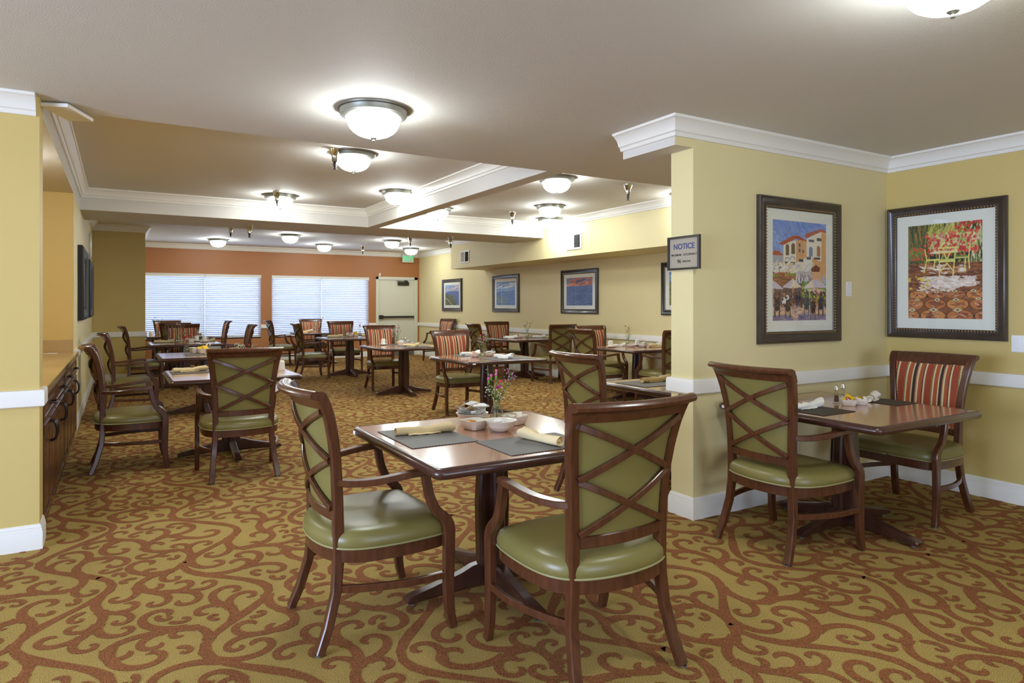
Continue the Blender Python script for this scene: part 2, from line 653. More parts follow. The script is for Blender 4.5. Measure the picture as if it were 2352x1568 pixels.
def scroll_tile(L=2.0, seed=5):
    rng = np.random.default_rng(seed)
    N = 200
    cs = L / N
    occ = np.zeros((N, N), bool)
    strokes = []

    def stamp(pts, r, grid):
        for (x, y), rr in zip(pts, r):
            k = int(math.ceil(rr / cs))
            ix, iy = int(x / cs), int(y / cs)
            for a in range(-k, k + 1):
                for b in range(-k, k + 1):
                    if (a * a + b * b) * cs * cs <= rr * rr + 1e-9:
                        grid[(iy + b) % N, (ix + a) % N] = True

    def clear(pts, r, skip):
        for i in range(skip, len(pts)):
            x, y = pts[i]
            rr = r[i]
            for q in range(8):
                ang = q * PI / 4
                ix, iy = int((x + rr * math.cos(ang)) / cs) % N, int((y + rr * math.sin(ang)) / cs) % N
                if occ[iy, ix]:
                    return False
            if occ[int(y / cs) % N, int(x / cs) % N]:
                return False
        return True

    def curl(x, y, ang, size, hand, n=26, skip0=True):
        # starts along ang, straight first, then winds into a hook
        length = size * 3.3
        ds = length / (n - 1)
        pts, angs = [], []
        a = ang
        for i in range(n):
            t = i / (n - 1)
            pts.append((x, y))
            angs.append(a)
            x += math.cos(a) * ds
            y += math.sin(a) * ds
            k = (0.35 + 2.9 * t ** 1.5 + 3.2 * max(0, t - 0.55) ** 1.2) / size
            a += hand * k * ds
        w = []
        for i in range(n):
            t = i / (n - 1)
            base = size * 0.075 + 0.0120
            ww = base * (1.12 - 0.42 * t)
            if skip0 and t < 0.15:
                ww *= 1.35 - 0.35 * t / 0.15
            elif t < 0.12:
                ww *= 0.45 + 0.55 * t / 0.12
            if t > 0.86:
                ww *= 1.18 - 0.75 * ((t - 0.86) / 0.14) ** 3
            w.append(ww)
        return pts, angs, w

    # main wandering stems
    stems = []
    for k in range(3):
        x0, ph = rng.uniform(0, L), rng.uniform(0, 6.28)
        x0 = (k + 0.25) * L / 3
        pts, w = [], []
        for i in range(61):
            t = i / 60
            pts.append((x0 + 0.17 * math.sin(2 * PI * 2 * t + ph) + (L / 3) * t * 0, t * L))
            w.append(0.022 + 0.004 * math.sin(7 * t * 6.28))
        ang = [math.atan2(pts[min(i + 1, 60)][1] - pts[max(i - 1, 0)][1], pts[min(i + 1, 60)][0] - pts[max(i - 1, 0)][0]) for i in range(61)]
        strokes.append((pts, ang, w))
        stems.append((pts, ang, w))
        stamp(pts, [q + 0.004 for q in w], occ)
    src = list(stems)
    tries = 0
    fails = 0
    while tries < 16000 and len(strokes) < 700:
        tries += 1
        frac = tries / 16000
        size = rng.uniform(0.10, 0.14) if frac < 0.2 else rng.uniform(0.07, 0.105) if frac < 0.55 else rng.uniform(0.040, 0.07)
        ps, an, ww = src[rng.integers(len(src))]
        i = int(rng.uniform(0.05, 0.7) * (len(ps) - 1)) if len(ps) < 60 else rng.integers(len(ps))
        side = 1 if rng.random() < 0.5 else -1
        fwd = 0 if (len(ps) < 60 or rng.random() < 0.5) else PI
        a0 = an[i] + fwd + side * rng.uniform(0.15, 0.6)
        hand = side if rng.random() < 0.8 else -side
        pts, angs, w = curl(ps[i][0], ps[i][1], a0, size, hand)
        if clear(pts, [q + 0.0055 for q in w], 9 if size > 0.07 else 8):
            strokes.append((pts, angs, w))
            src.append((pts, angs, w))
            stamp(pts, [q + 0.002 for q in w], occ)
    # loose comma shaped hooks in the places still open
    for tr in range(9000):
        size = rng.uniform(0.05, 0.085) if tr < 3000 else rng.uniform(0.03, 0.055)
        pts, angs, w = curl(rng.uniform(0, L), rng.uniform(0, L), rng.uniform(0, 2 * PI), size, 1 if rng.random() < 0.5 else -1, 22, False)
        if clear(pts, [q + 0.006 for q in w], 0):
            strokes.append((pts, angs, w))
            stamp(pts, [q + 0.002 for q in w], occ)
    return strokes


def build_scroll():
    L = 2.0
    st = scroll_tile(L)
    V, F = [], []
    nb = 0
    for si, (pts, an, w) in enumerate(st):
        pts = pts[::2] if len(pts) > 60 else pts
        an = an[::2] if len(an) > 60 else an
        w = w[::2] if len(w) > 60 else w
        n = len(pts)
        z = 0.0012 + 0.0000045 * si
        for (x, y), a, q in zip(pts, an, w):
            nx, ny = -math.sin(a), math.cos(a)
            V.append((x + nx * q, y + ny * q, z))
            V.append((x - nx * q, y - ny * q, z))
        for i in range(n - 1):
            o = nb + 2 * i
            F.append((o, o + 1, o + 3, o + 2))
        # round end
        (x, y), a, q = pts[-1], an[-1], w[-1]
        o = nb + 2 * n
        V.append((x + math.cos(a) * q, y + math.sin(a) * q, z))
        F.append((nb + 2 * n - 2, nb + 2 * n - 1, o))
        nb += 2 * n + 1
    V = np.array(V)
    allV, loops, tot = [], [], []
    off = 0
    cells = []
    for ix in range(-2, 4):
        for iy in range(0, 9):
            x0, y0 = ix * L + 0.3, iy * L
            if x0 + L < -0.5 and y0 > 5.5:
                continue
            if x0 + L > 8.4:
                continue
            cells.append((x0, y0))
    quads = np.array([f if len(f) == 4 else (*f, -1) for f in F])
    for x0, y0 in cells:
        allV.append(V + np.array([x0, y0, 0]))
        loops.append(np.where(quads >= 0, quads + off, -1))
        off += len(V)
    allV = np.concatenate(allV)
    Q = np.concatenate(loops)
    # keep what lies in the room
    cen = allV[Q[:, 0]]
    keep = (cen[:, 0] < XR - 0.02) & (cen[:, 1] < YB - 0.02) & (cen[:, 0] > -4.9) & ((cen[:, 0] > XL - 0.1) | (cen[:, 1] < 5.0))
    Q = Q[keep]
    cnt = np.where(Q[:, 3] >= 0, 4, 3)
    flat = Q.reshape(-1)
    flat = flat[flat >= 0]
    me = bpy.data.meshes.new('scroll_pattern')
    me.vertices.add(len(allV))
    me.vertices.foreach_set('co', allV.astype(np.float32).ravel())
    me.loops.add(len(flat))
    me.loops.foreach_set('vertex_index', flat.astype(np.int32))
    me.polygons.add(len(cnt))
    st_ = np.concatenate([[0], np.cumsum(cnt)[:-1]]).astype(np.int32)
    me.polygons.foreach_set('loop_start', st_)
    me.update(calc_edges=True)
    me.validate()
    me.materials.append(MATS['carpet_rust'])
    o = link('scroll_pattern', me, floor)
    o['kind'] = 'stuff'
    o['label'] = 'rust coloured scrolling vine pile of the carpet'


build_scroll()

# ceilings ----------------------------------------------------------
c = MB()
c.box(-5.2, X3 + 0.2, -5.2, YC, H0, H0 + 0.5)                      # low ceiling of the near room
c.box(X3 - 0.4, XR + 0.2, Y2, YC, H0, H0 + 0.5)
c.box(-5.2, XL, YC, B1b, H0, H0 + 0.5)                             # over the alcove and left wall
c.box(XL, XR + 0.2, B1, B1b, H0, H0 + 0.5)                         # cross beam
c.box(BX0, BX1, YC, B1, H0, H0 + 0.5)                              # long beam
c.box(XL - 0.2, XR + 0.2, YC, YB + 0.3, H1, H1 + 0.25)             # coffers and the window end
c.box(X2 - 0.16, X2 + 0.02, Y2 + 0.001, Y2 + 0.51, 2.43, H0)       # stub of header at the short wall
ceiling = struct(c.build('ceiling', 'ceiling_paint'))
tag(ceiling, 'off white textured ceiling with dropped beams and coffers')

# walls -------------------------------------------------------------
w = MB()
w.box(XR, XR + 0.2, Y2, YB + 0.2, 0, H1)
struct(w.build('wall_right', 'wall_yellow'))
w = MB()
w.box(XS, XR + 0.02, YC - 0.3, YS, ZS, H1)
tag(struct(w.build('wall_soffit', 'wall_yellow')), 'long boxed yellow duct along the top of right wall')

WZ0, WZ1 = 0.60, 2.165
WIN = [(0.30, 3.08), (3.336, 5.885)]
DX0, DX1, DZ = 6.08, 7.31, 2.195
w = MB()
cuts = [XO - 0.3, WIN[0][0], WIN[0][1], WIN[1][0], WIN[1][1], DX0, DX1, XR + 0.2]
w.box(cuts[0], cuts[1], YB, YB + 0.2, 0, H1)
for a, b in WIN:
    w.box(a, b, YB, YB + 0.2, 0, WZ0)
    w.box(a, b, YB, YB + 0.2, WZ1, H1)
w.box(cuts[2], cuts[3], YB, YB + 0.2, 0, H1)
w.box(cuts[4], cuts[5], YB, YB + 0.2, 0, H1)
w.box(DX0, DX1, YB, YB + 0.2, DZ, H1)
w.box(cuts[6], cuts[7], YB, YB + 0.2, 0, H1)
tag(struct(w.build('wall_back', 'wall_orange')), 'burnt orange window wall at the far end')

w = MB()
w.box(-1.6, XO, YO, YB + 0.2, 0, H1)                                # block whose olive-looking face turns to the camera
tag(struct(w.build('wall_block', 'wall_block_gold')), 'gold wall block left of the windows')
w = MB()
w.box(-1.6, XL, AL1, B1b, 0, H0)
w.box(-1.6, XL, B1b, YO + 0.02, 0, H1)
struct(w.build('wall_left', 'wall_yellow'))
w = MB()
w.box(-5.2, XL + 0.025, YP, AL0, 0, H0 + 0.01)                      # wall end next to the alcove
struct(w.build('wall_front', 'wall_gold'))
w = MB()
w.box(-1.6, AX, AL0, AL1, 0, H0)
w.box(AX, XL - 0.004, AL1 - 0.015, AL1, 0, H0)
w.box(AX, XL + 0.02, AL0, AL0 + 0.012, 0, H0)
tag(struct(w.build('wall_alcove', 'alcove_gold')), 'golden back and sides of the counter alcove')
w = MB()
w.box(X2, X3 + 0.2, Y2, Y2 + T2, 0, H0)
w.box(X2 - 0.16, X2, Y2, Y2 + 0.002, 2.43, H0)
struct(w.build('wall_short', 'wall_yellow'))
w = MB()
w.box(X3, X3 + 0.2, -5.2, Y2 + 0.05, 0, H0)
struct(w.build('wall_near_right', 'wall_gold'))
w = MB()
w.box(X3 + 0.2, XR + 0.2, Y2, Y2 + T2, 0, H0)
struct(w.build('wall_south', 'wall_yellow'))
# lounge behind the camera, with assumed window openings out of view
w = MB()
for a, b, z0, z1 in ((-5.2, -0.4, 0, 0.6), (3.2, 4.9, 0, 0.6), (-5.2, YP + 0.1, 2.1, H0), (-5.2, -0.2, 0.6, 2.1), (3.0, YP + 0.1, 0.6, 2.1), (-0.4, 3.2, 0, 0.6)):
    w.box(-5.2, -5.0, a, b, z0, z1)
struct(w.build('wall_lounge_left', 'wall_yellow'))
w = MB()
for a, b, z0, z1 in ((-5.2, X3 + 0.2, 0, 0.6), (-5.2, X3 + 0.2, 2.1, H0), (-5.2, -0.6, 0.6, 2.1), (3.0, X3 + 0.2, 0.6, 2.1)):
    w.box(a, b, -5.2, -5.0, z0, z1)
struct(w.build('wall_lounge_rear', 'wall_yellow'))

# mouldings ----------------------------------------------------------
def crown_prof(top):
    return [(0, top - 0.115), (0.014, top - 0.115), (0.018, top - 0.108), (0.020, top - 0.094), (0.026, top - 0.088), (0.034, top - 0.086),
            (0.036, top - 0.078), (0.041, top - 0.062), (0.050, top - 0.046), (0.062, top - 0.032), (0.074, top - 0.022), (0.080, top - 0.018),
            (0.088, top - 0.016), (0.092, top - 0.008), (0.092, top), (0, top)]


RAIL = [(0, 0.820), (0.020, 0.820), (0.025, 0.825), (0.025, 0.902), (0.020, 0.914), (0.010, 0.917), (0, 0.917)]
BASE = [(0, 0.0), (0.016, 0.0), (0.016, 0.100), (0.0135, 0.105), (0.0135, 0.114), (0.010, 0.119), (0.010, 0.128), (0.006, 0.135), (0.005, 0.142), (0, 0.144)]
k = 0


def trim(name, paths, prof, label=None):
    m = MB()
    for p in paths:
        m.mould(p, prof)
    o = struct(m.build(name, 'trim_white', smooth=28))
    if label:
        o['label'] = label
    return o


cr1 = crown_prof(H1)
trim('trim_1', [[(BX0, YC), (BX0, B1), (XL, B1), (XL, YC)]], cr1, 'white crown moulding round the near left coffer')
trim('trim_2', [[(XS, YC), (XS, B1), (BX1, B1), (BX1, YC)]], cr1, 'white crown moulding round the right hand coffer')
trim('trim_3', [[(XR, YS), (XR, YB), (XO, YB), (XO, YO), (XL, YO), (XL, B1b)], [(XS, B1b), (XS, YS), (XR, YS)]], cr1, 'white crown moulding round the window end of room')
cr0 = crown_prof(H0)
trim('trim_4', [[(XL + 0.01, YP), (-5.0, YP)]], cr0, 'white crown moulding on the left wall end')
trim('trim_5', [[(X3, -5.0), (X3, Y2), (X2 - 0.16, Y2), (X2 - 0.16, Y2 + 0.52)]], cr0, 'white crown moulding over the two near pictures')
trim('trim_6', [[(X3, -5.0), (X3, Y2), (X2, Y2), (X2, Y2 + T2), (XR, Y2 + T2), (XR, YB), (DX1, YB)], [(DX0, YB), (WIN[1][1], YB)], [(WIN[1][0], YB), (WIN[0][1], YB)],
                [(XO, YB), (XO, YO), (XL, YO), (XL, AL1)], [(XL + 0.025, AL0), (XL + 0.025, YP), (-5.0, YP)]], RAIL, 'white chair rail')
trim('baseboard_all', [[(X3, -5.0), (X3, Y2), (X2, Y2), (X2, Y2 + T2), (XR, Y2 + T2), (XR, YB), (DX1, YB)], [(DX0, YB), (XO, YB), (XO, YO), (XL, YO), (XL, AL1)],
                      [(XL + 0.025, AL0), (XL + 0.025, YP), (-5.0, YP)]], BASE, 'white grooved baseboard')

# hanging flat panel near the left wall end
p = MB()
p.box(-0.16, 0.16, -0.075, 0.075, 0, 0.022, 0.002)
p.box(-0.10, 0.05, -0.05, 0.05, 0.022, 0.034)
o = p.build('ceiling_panel', 'trim_white', loc=(-0.270, 4.857, 2.566), rz=math.radians(68))
tag(o, 'flat white square panel hung under the ceiling beside left wall end', 'panel')

# windows with blinds ------------------------------------------------
def window(n, a, b):
    root = struct(thing('window_%d' % n, None, None, (0, 0, 0)))
    root['label'] = 'wide window with two white blinds, ' + ('left one' if n == 1 else 'right one beside door')
    m = MB()
    y0, y1 = YB + 0.10, YB + 0.15
    for x0, x1, z0, z1 in ((a, b, WZ0, WZ0 + 0.05), (a, b, WZ1 - 0.05, WZ1), (a, a + 0.05, WZ0, WZ1), (b - 0.05, b, WZ0, WZ1)):
        m.box(x0, x1, y0, y1, z0, z1)
    mid = 1.79 if n == 1 else 4.60
    m.box(mid - 0.03, mid + 0.03, y0, y1, WZ0, WZ1)
    m.build('window_frame', 'trim_white', root)
    g = MB()
    g.box(a + 0.04, b - 0.04, YB + 0.123, YB + 0.127, WZ0 + 0.04, WZ1 - 0.04)
    g.build('pane', 'pane_glass', root)
    g = MB()
    g.box(a, b, YB + 0.0, YB + 0.2, WZ0 - 0.02, WZ0 + 0.0)
    g.build('window_sill', 'trim_white', root)
    return mid


mids = [window(1, *WIN[0]), window(2, *WIN[1])]
SLAT = {}


def blind(x0, x1, label, tilt):
    root = thing('window_blind', label, 'blind', (x0, YB + 0.03, WZ1), 0, 'white slatted blinds on the far windows')
    wd = x1 - x0
    m = MB()
    m.box(0, wd, -0.045, 0.03, -0.075, 0.0, 0.004)
    m.box(0, wd, -0.052, -0.045, -0.022, -0.002)
    m.box(0, wd, -0.052, -0.045, -0.078, -0.06)
    m.build('valance', 'trim_white', root)
    n = 31
    top, bot = -0.10, -(WZ1 - WZ0) + 0.045
    sl = MB()
    ww, th = 0.054, 0.003
    prof = [(-ww / 2, -0.003), (-ww / 4, 0.001), (0, 0.003), (ww / 4, 0.001), (ww / 2, -0.003)]
    up = [(q, z + th / 2) for q, z in prof] + [(q, z - th / 2) for q, z in prof[::-1]]
    sl.prism(up, 'x', 0.004, wd - 0.004)
    me = sl.mesh('slat', 'blind_white')
    for i in range(n):
        o = link('slat', me, root, (0, 0, top + (bot - top) * i / (n - 1)))
        o.rotation_euler = (math.radians(tilt) + random.uniform(-0.03, 0.03), 0, 0)
    m = MB()
    m.box(0.002, wd - 0.002, -0.022, 0.022, bot - 0.04, bot - 0.022, 0.003)
    m.build('bottom_rail', 'trim_white', root)
    m = MB()
    for q in (0.12, wd / 2, wd - 0.12):
        m.tube([(q, -0.03, -0.07), (q, -0.03, bot - 0.03)], 0.002, 4)
    m.build('cord', 'trim_white', root)
    m = MB()
    m.tube([(wd - 0.10, -0.05, -0.07), (wd - 0.10, -0.05, -0.78)], 0.003, 5)
    m.tube([(wd - 0.10, -0.05, -0.78), (wd - 0.10, -0.05, -0.90)], [0.006, 0.010], 6)
    m.build('wand', 'ceramic_shade', root)


blind(WIN[0][0], mids[0] - 0.004, 'leftmost white slatted blind, behind the vases of left row', -52)
blind(mids[0] + 0.004, WIN[0][1], 'white slatted blind on right half of left window', -48)
blind(WIN[1][0], mids[1] - 0.004, 'white slatted blind on left half of window beside door', -50)
blind(mids[1] + 0.004, WIN[1][1], 'white slatted blind nearest the cream exit door', -47)

# door ------------------------------------------------------------
door = struct(thing('door_1', None, None, (0, 0, 0)))
door['label'] = 'cream metal exit door with black push bar'
m = MB()
for x0, x1, z0, z1 in ((DX0, DX0 + 0.075, 0, DZ), (DX1 - 0.10, DX1, 0, DZ), (DX0, DX1, DZ - 0.075, DZ)):
    m.box(x0, x1, YB - 0.02, YB + 0.12, z0, z1, 0.004)
m.build('door_frame', 'door_cream', door)
m = MB()
m.box(DX0 + 0.075, DX1 - 0.10, YB + 0.03, YB + 0.075, 0.012, DZ - 0.078)
m.build('door_leaf', 'door_cream', door)
m = MB()
m.box(DX0 + 0.08, DX1 - 0.105, YB + 0.022, YB + 0.03, 0.02, 0.26)
m.build('kick_plate', 'kick_plate', door)
m = MB()
m.box(DX0 + 0.10, DX1 - 0.12, YB - 0.045, YB - 0.01, 1.055, 1.105, 0.008)
m.box(DX0 + 0.10, DX0 + 0.21, YB - 0.05, YB + 0.03, 1.03, 1.13, 0.01)
m.box(DX1 - 0.17, DX1 - 0.12, YB - 0.03, YB + 0.03, 1.06, 1.10)
m.build('push_bar', 'black_metal', door, smooth=40)
m = MB()
m.box(6.72, 7.05, YB - 0.03, YB + 0.03, 1.965, 2.055, 0.006)
m.prism([(6.66, 2.085), (6.70, 2.095), (7.0, 2.062), (7.03, 2.052), (6.98, 2.048)], 'y', YB - 0.025, YB - 0.008)
m.prism([(6.88, 2.10), (7.0, 2.10), (7.03, 2.052), (6.97, 2.05)], 'y', YB - 0.03, YB - 0.012)
m.build('door_closer', 'black_metal', door)
m = MB()
m.box(DX0 + 0.02, DX1 - 0.1, YB - 0.04, YB + 0.1, 0.0, 0.012)
m.build('threshold', 'glide_metal', door)
m = MB()
m.box(6.163, 6.215, YB - 0.03, YB - 0.001, 2.21, 2.29, 0.006)
tag(m.build('door_sensor', 'trim_white'), 'tiny white alarm contact above corner of the exit door', 'sensor')


def text(body, size, parent, loc, rot, m, bold=0.0, align='CENTER', name='lettering', sx=1.0):
    cu = bpy.data.curves.new(name, 'FONT')
    cu.body = body
    cu.size = size
    cu.align_x = align
    cu.align_y = 'CENTER'
    cu.extrude = 0.0006
    cu.offset = bold
    cu.resolution_u = 3
    cu.materials.append(MATS[m])
    tmp_ = bpy.data.objects.new(name, cu)
    COL.objects.link(tmp_)
    bpy.context.view_layer.update()
    me = bpy.data.meshes.new_from_object(tmp_.evaluated_get(bpy.context.evaluated_depsgraph_get()))
    bpy.data.objects.remove(tmp_, do_unlink=True)
    o = bpy.data.objects.new(name, me)
    COL.objects.link(o)
    o.parent = parent
    o.location = loc
    o.rotation_euler = rot
    o.scale = (sx, 1, 1)
    return o


# exit sign, hung from the ceiling before the window wall
ex = thing('exit_sign', 'pale exit sign with green letters above the cream door', 'sign', (6.965, YB - 0.14, 2.735))
m = MB()
m.box(-0.17, 0.17, -0.02, 0.02, -0.135, 0.10, 0.012, seg=2)
m.build('sign_body', 'exit_face', ex, smooth=40)
m = MB()
m.box(-0.05, 0.05, -0.015, 0.14, -0.03, 0.03)
m.build('bracket', 'trim_white', ex)
text('EXIT', 0.155, ex, (0, -0.0212, -0.02), (PI / 2, 0, 0), 'exit_green', 0.003)

# ------------------------------------------------------------------ ceiling lamps
def make_lamp():
    r = thing('ceiling_lamp', 'x', 'lamp', (0, 0, 0), 0, 'flush opal bowl ceiling lamps')
    m = MB()
    m.lathe([(0.0, 0.0), (0.215, 0.0), (0.214, -0.008), (0.203, -0.012), (0.200, -0.030), (0.200, -0.042), (0.193, -0.045), (0.190, -0.047), (0.184, -0.049),
             (0.180, -0.052), (0.174, -0.053), (0.170, -0.056), (0.164, -0.056), (0.158, -0.050), (0.0, -0.045)], n=48, caps=False)
    m.build('lamp_rim', 'pewter', r, smooth=35)
    m = MB()
    m.lathe([(0.160, -0.048), (0.160, -0.068), (0.155, -0.092), (0.143, -0.117), (0.123, -0.139), (0.096, -0.156), (0.062, -0.168), (0.027, -0.173), (0.0, -0.174)], n=40, caps=False)
    m.build('glass_bowl', 'opal_glow', r, smooth=180)
    m = MB()
    m.lathe([(0.0, -0.170), (0.020, -0.171), (0.021, -0.177), (0.013, -0.183), (0.006, -0.185), (0.006, -0.189), (0.0095, -0.192), (0.008, -0.198), (0.0, -0.201)], n=16, caps=False)
    m.build('finial', 'pewter', r, smooth=60)
    return r


lamp0 = make_lamp()
LAMPS = [((1.34, 3.92, H0), 'opal bowl ceiling lamp with dark rim, largest, nearest above front table'),
         ((2.50, 1.20, H0), 'opal bowl ceiling lamp cut off by top edge at right'),
         ((1.95, 6.29, H1), 'opal bowl ceiling lamp with a sprinkler hanging close beside its left rim'),
         ((1.85, 9.18, H1), 'opal bowl ceiling lamp with a sprinkler in front of its rim'),
         ((3.09, 8.10, H1), 'opal bowl ceiling lamp shining on side of the long beam'),
         ((4.33, 6.29, H1), 'opal bowl ceiling lamp tucked behind front end of the long beam'),
         ((5.46, 8.10, H1), 'opal bowl ceiling lamp in middle of the right hand coffer'),
         ((6.25, 9.28, H1), 'opal bowl ceiling lamp hung close to crown and wall vent'),
         ((4.14, 9.18, H1), 'opal bowl ceiling lamp in right coffer, half behind the long beam'),
         ((6.42, 6.30, H1), 'opal bowl ceiling lamp mostly hidden by the yellow wall end'),
         ((1.89, 15.97, H1), 'leftmost opal bowl ceiling lamp by the window wall'),
         ((3.06, 14.2, H1), 'opal bowl ceiling lamp beyond cross beam, left of window gap'),
         ((4.24, 16.0, H1), 'opal bowl ceiling lamp above the middle of right window'),
         ((5.30, 14.25, H1), 'opal bowl ceiling lamp beyond cross beam, left of exit sign'),
         ((6.45, 15.95, H1), 'opal bowl ceiling lamp right in front of the exit sign'),
         ((-0.95, 6.4, H0), 'opal bowl ceiling lamp assumed out of view inside the counter alcove'),  # assumed lamp, hidden by the wall end, brightening the alcove
         ((0.2, -1.2, H0), 'opal bowl ceiling lamp added unseen behind camera to light the front')]  # last one is an added lamp out of view, brightening the foreground
for i, (p, lb) in enumerate(LAMPS):
    if i == 0:
        lamp0.location = p
        lamp0['label'] = lb
    else:
        dup(lamp0, lb, p, 0)


def make_sprinkler():
    r = thing('fire_sprinkler', 'x', 'sprinkler', (0, 0, 0), 0, 'fire sprinklers under the ceiling')
    m = MB()
    m.lathe([(0, 0), (0.056, 0), (0.055, -0.008), (0.032, -0.062), (0.030, -0.066), (0.030, -0.118), (0.026, -0.121), (0, -0.121)], n=20, caps=False)
    m.build('escutcheon', 'chrome', r, smooth=40)
    m = MB()
    m.lathe([(0.012, -0.118), (0.014, -0.130), (0.012, -0.150), (0.006, -0.176), (0.005, -0.186)], n=10)
    m.tube([(0.012, 0, -0.122), (0.020, 0, -0.150), (0.006, 0, -0.182)], 0.003, 5)
    m.tube([(-0.012, 0, -0.122), (-0.020, 0, -0.150), (-0.006, 0, -0.182)], 0.003, 5)
    m.lathe([(0, -0.186), (0.020, -0.187), (0.021, -0.190), (0, -0.191)], n=14, caps=False)
    m.build('sprinkler_head', 'black_metal', r, smooth=40)
    return r


sp0 = make_sprinkler()
for i, (x, y, z, lb) in enumerate([(1.745, 6.20, H1, 'sprinkler with metal funnel beside the second nearest lamp'),
                                   (1.76, 8.94, H1, 'sprinkler with metal funnel hanging before lamp by cross beam'),
                                   (5.33, 8.97, H1, 'sprinkler with metal funnel in middle of right coffer'),
                                   (5.33, 6.21, H1, 'sprinkler with metal funnel near the yellow wall end'),
                                   (1.676, 10.52, H0, 'sprinkler with metal funnel under left part of cross beam'),
                                   (5.00, 10.53, H0, 'sprinkler with metal funnel under right part of cross beam'),
                                   (5.21, 16.05, H1, 'sprinkler with metal funnel before crown of the window wall'),
                                   (5.40, 13.4, H1, 'small sprinkler beyond cross beam above exit sign'),
                                   (1.79, 13.3, H1, 'small sprinkler beyond cross beam left of another sprinkler')]):
    if i == 0:
        sp0.location = (x, y, z)
        sp0['label'] = lb
    else:
        dup(sp0, lb, (x, y, z), 0)

# ------------------------------------------------------------------ chairs (local: faces +X)
PZ = [0.0, 0.10, 0.23, 0.34, 0.42, 0.55, 0.66, 0.76, 0.88, 0.96, 1.02, 1.045]
PX = [-0.283, -0.242, -0.206, -0.196, -0.194, -0.196, -0.200, -0.207, -0.224, -0.244, -0.266, -0.279]
PH = [0.034, 0.037, 0.038, 0.043, 0.045, 0.042, 0.040, 0.040, 0.041, 0.042, 0.042, 0.038]
PY = [0.250, 0.238, 0.224, 0.215, 0.212, 0.213, 0.217, 0.224, 0.238, 0.250, 0.260, 0.264]


def ip(z, A_):
    return float(np.interp(z, PZ, A_))


def backx(y, z):
    bow = 0.030 + 0.026 * max(0.0, (z - 0.5) / 0.55)
    yp = ip(z, PY)
    return ip(z, PX) - bow * (1 - min(1.0, (y / yp) ** 2))


def seat_outline():
    half = [(0.288, 0.0), (0.286, 0.10), (0.279, 0.20), (0.266, 0.262), (0.235, 0.284), (0.17, 0.296), (0.06, 0.303), (-0.05, 0.298), (-0.13, 0.280), (-0.19, 0.243), (-0.232, 0.185), (-0.258, 0.10), (-0.268, 0.0)]
    sm = [tuple(p)[:2] for p in spline([(a, b, 0) for a, b in half], 33)]
    return sm + [(a, -b) for a, b in sm[-2:0:-1]]


SO = seat_outline()


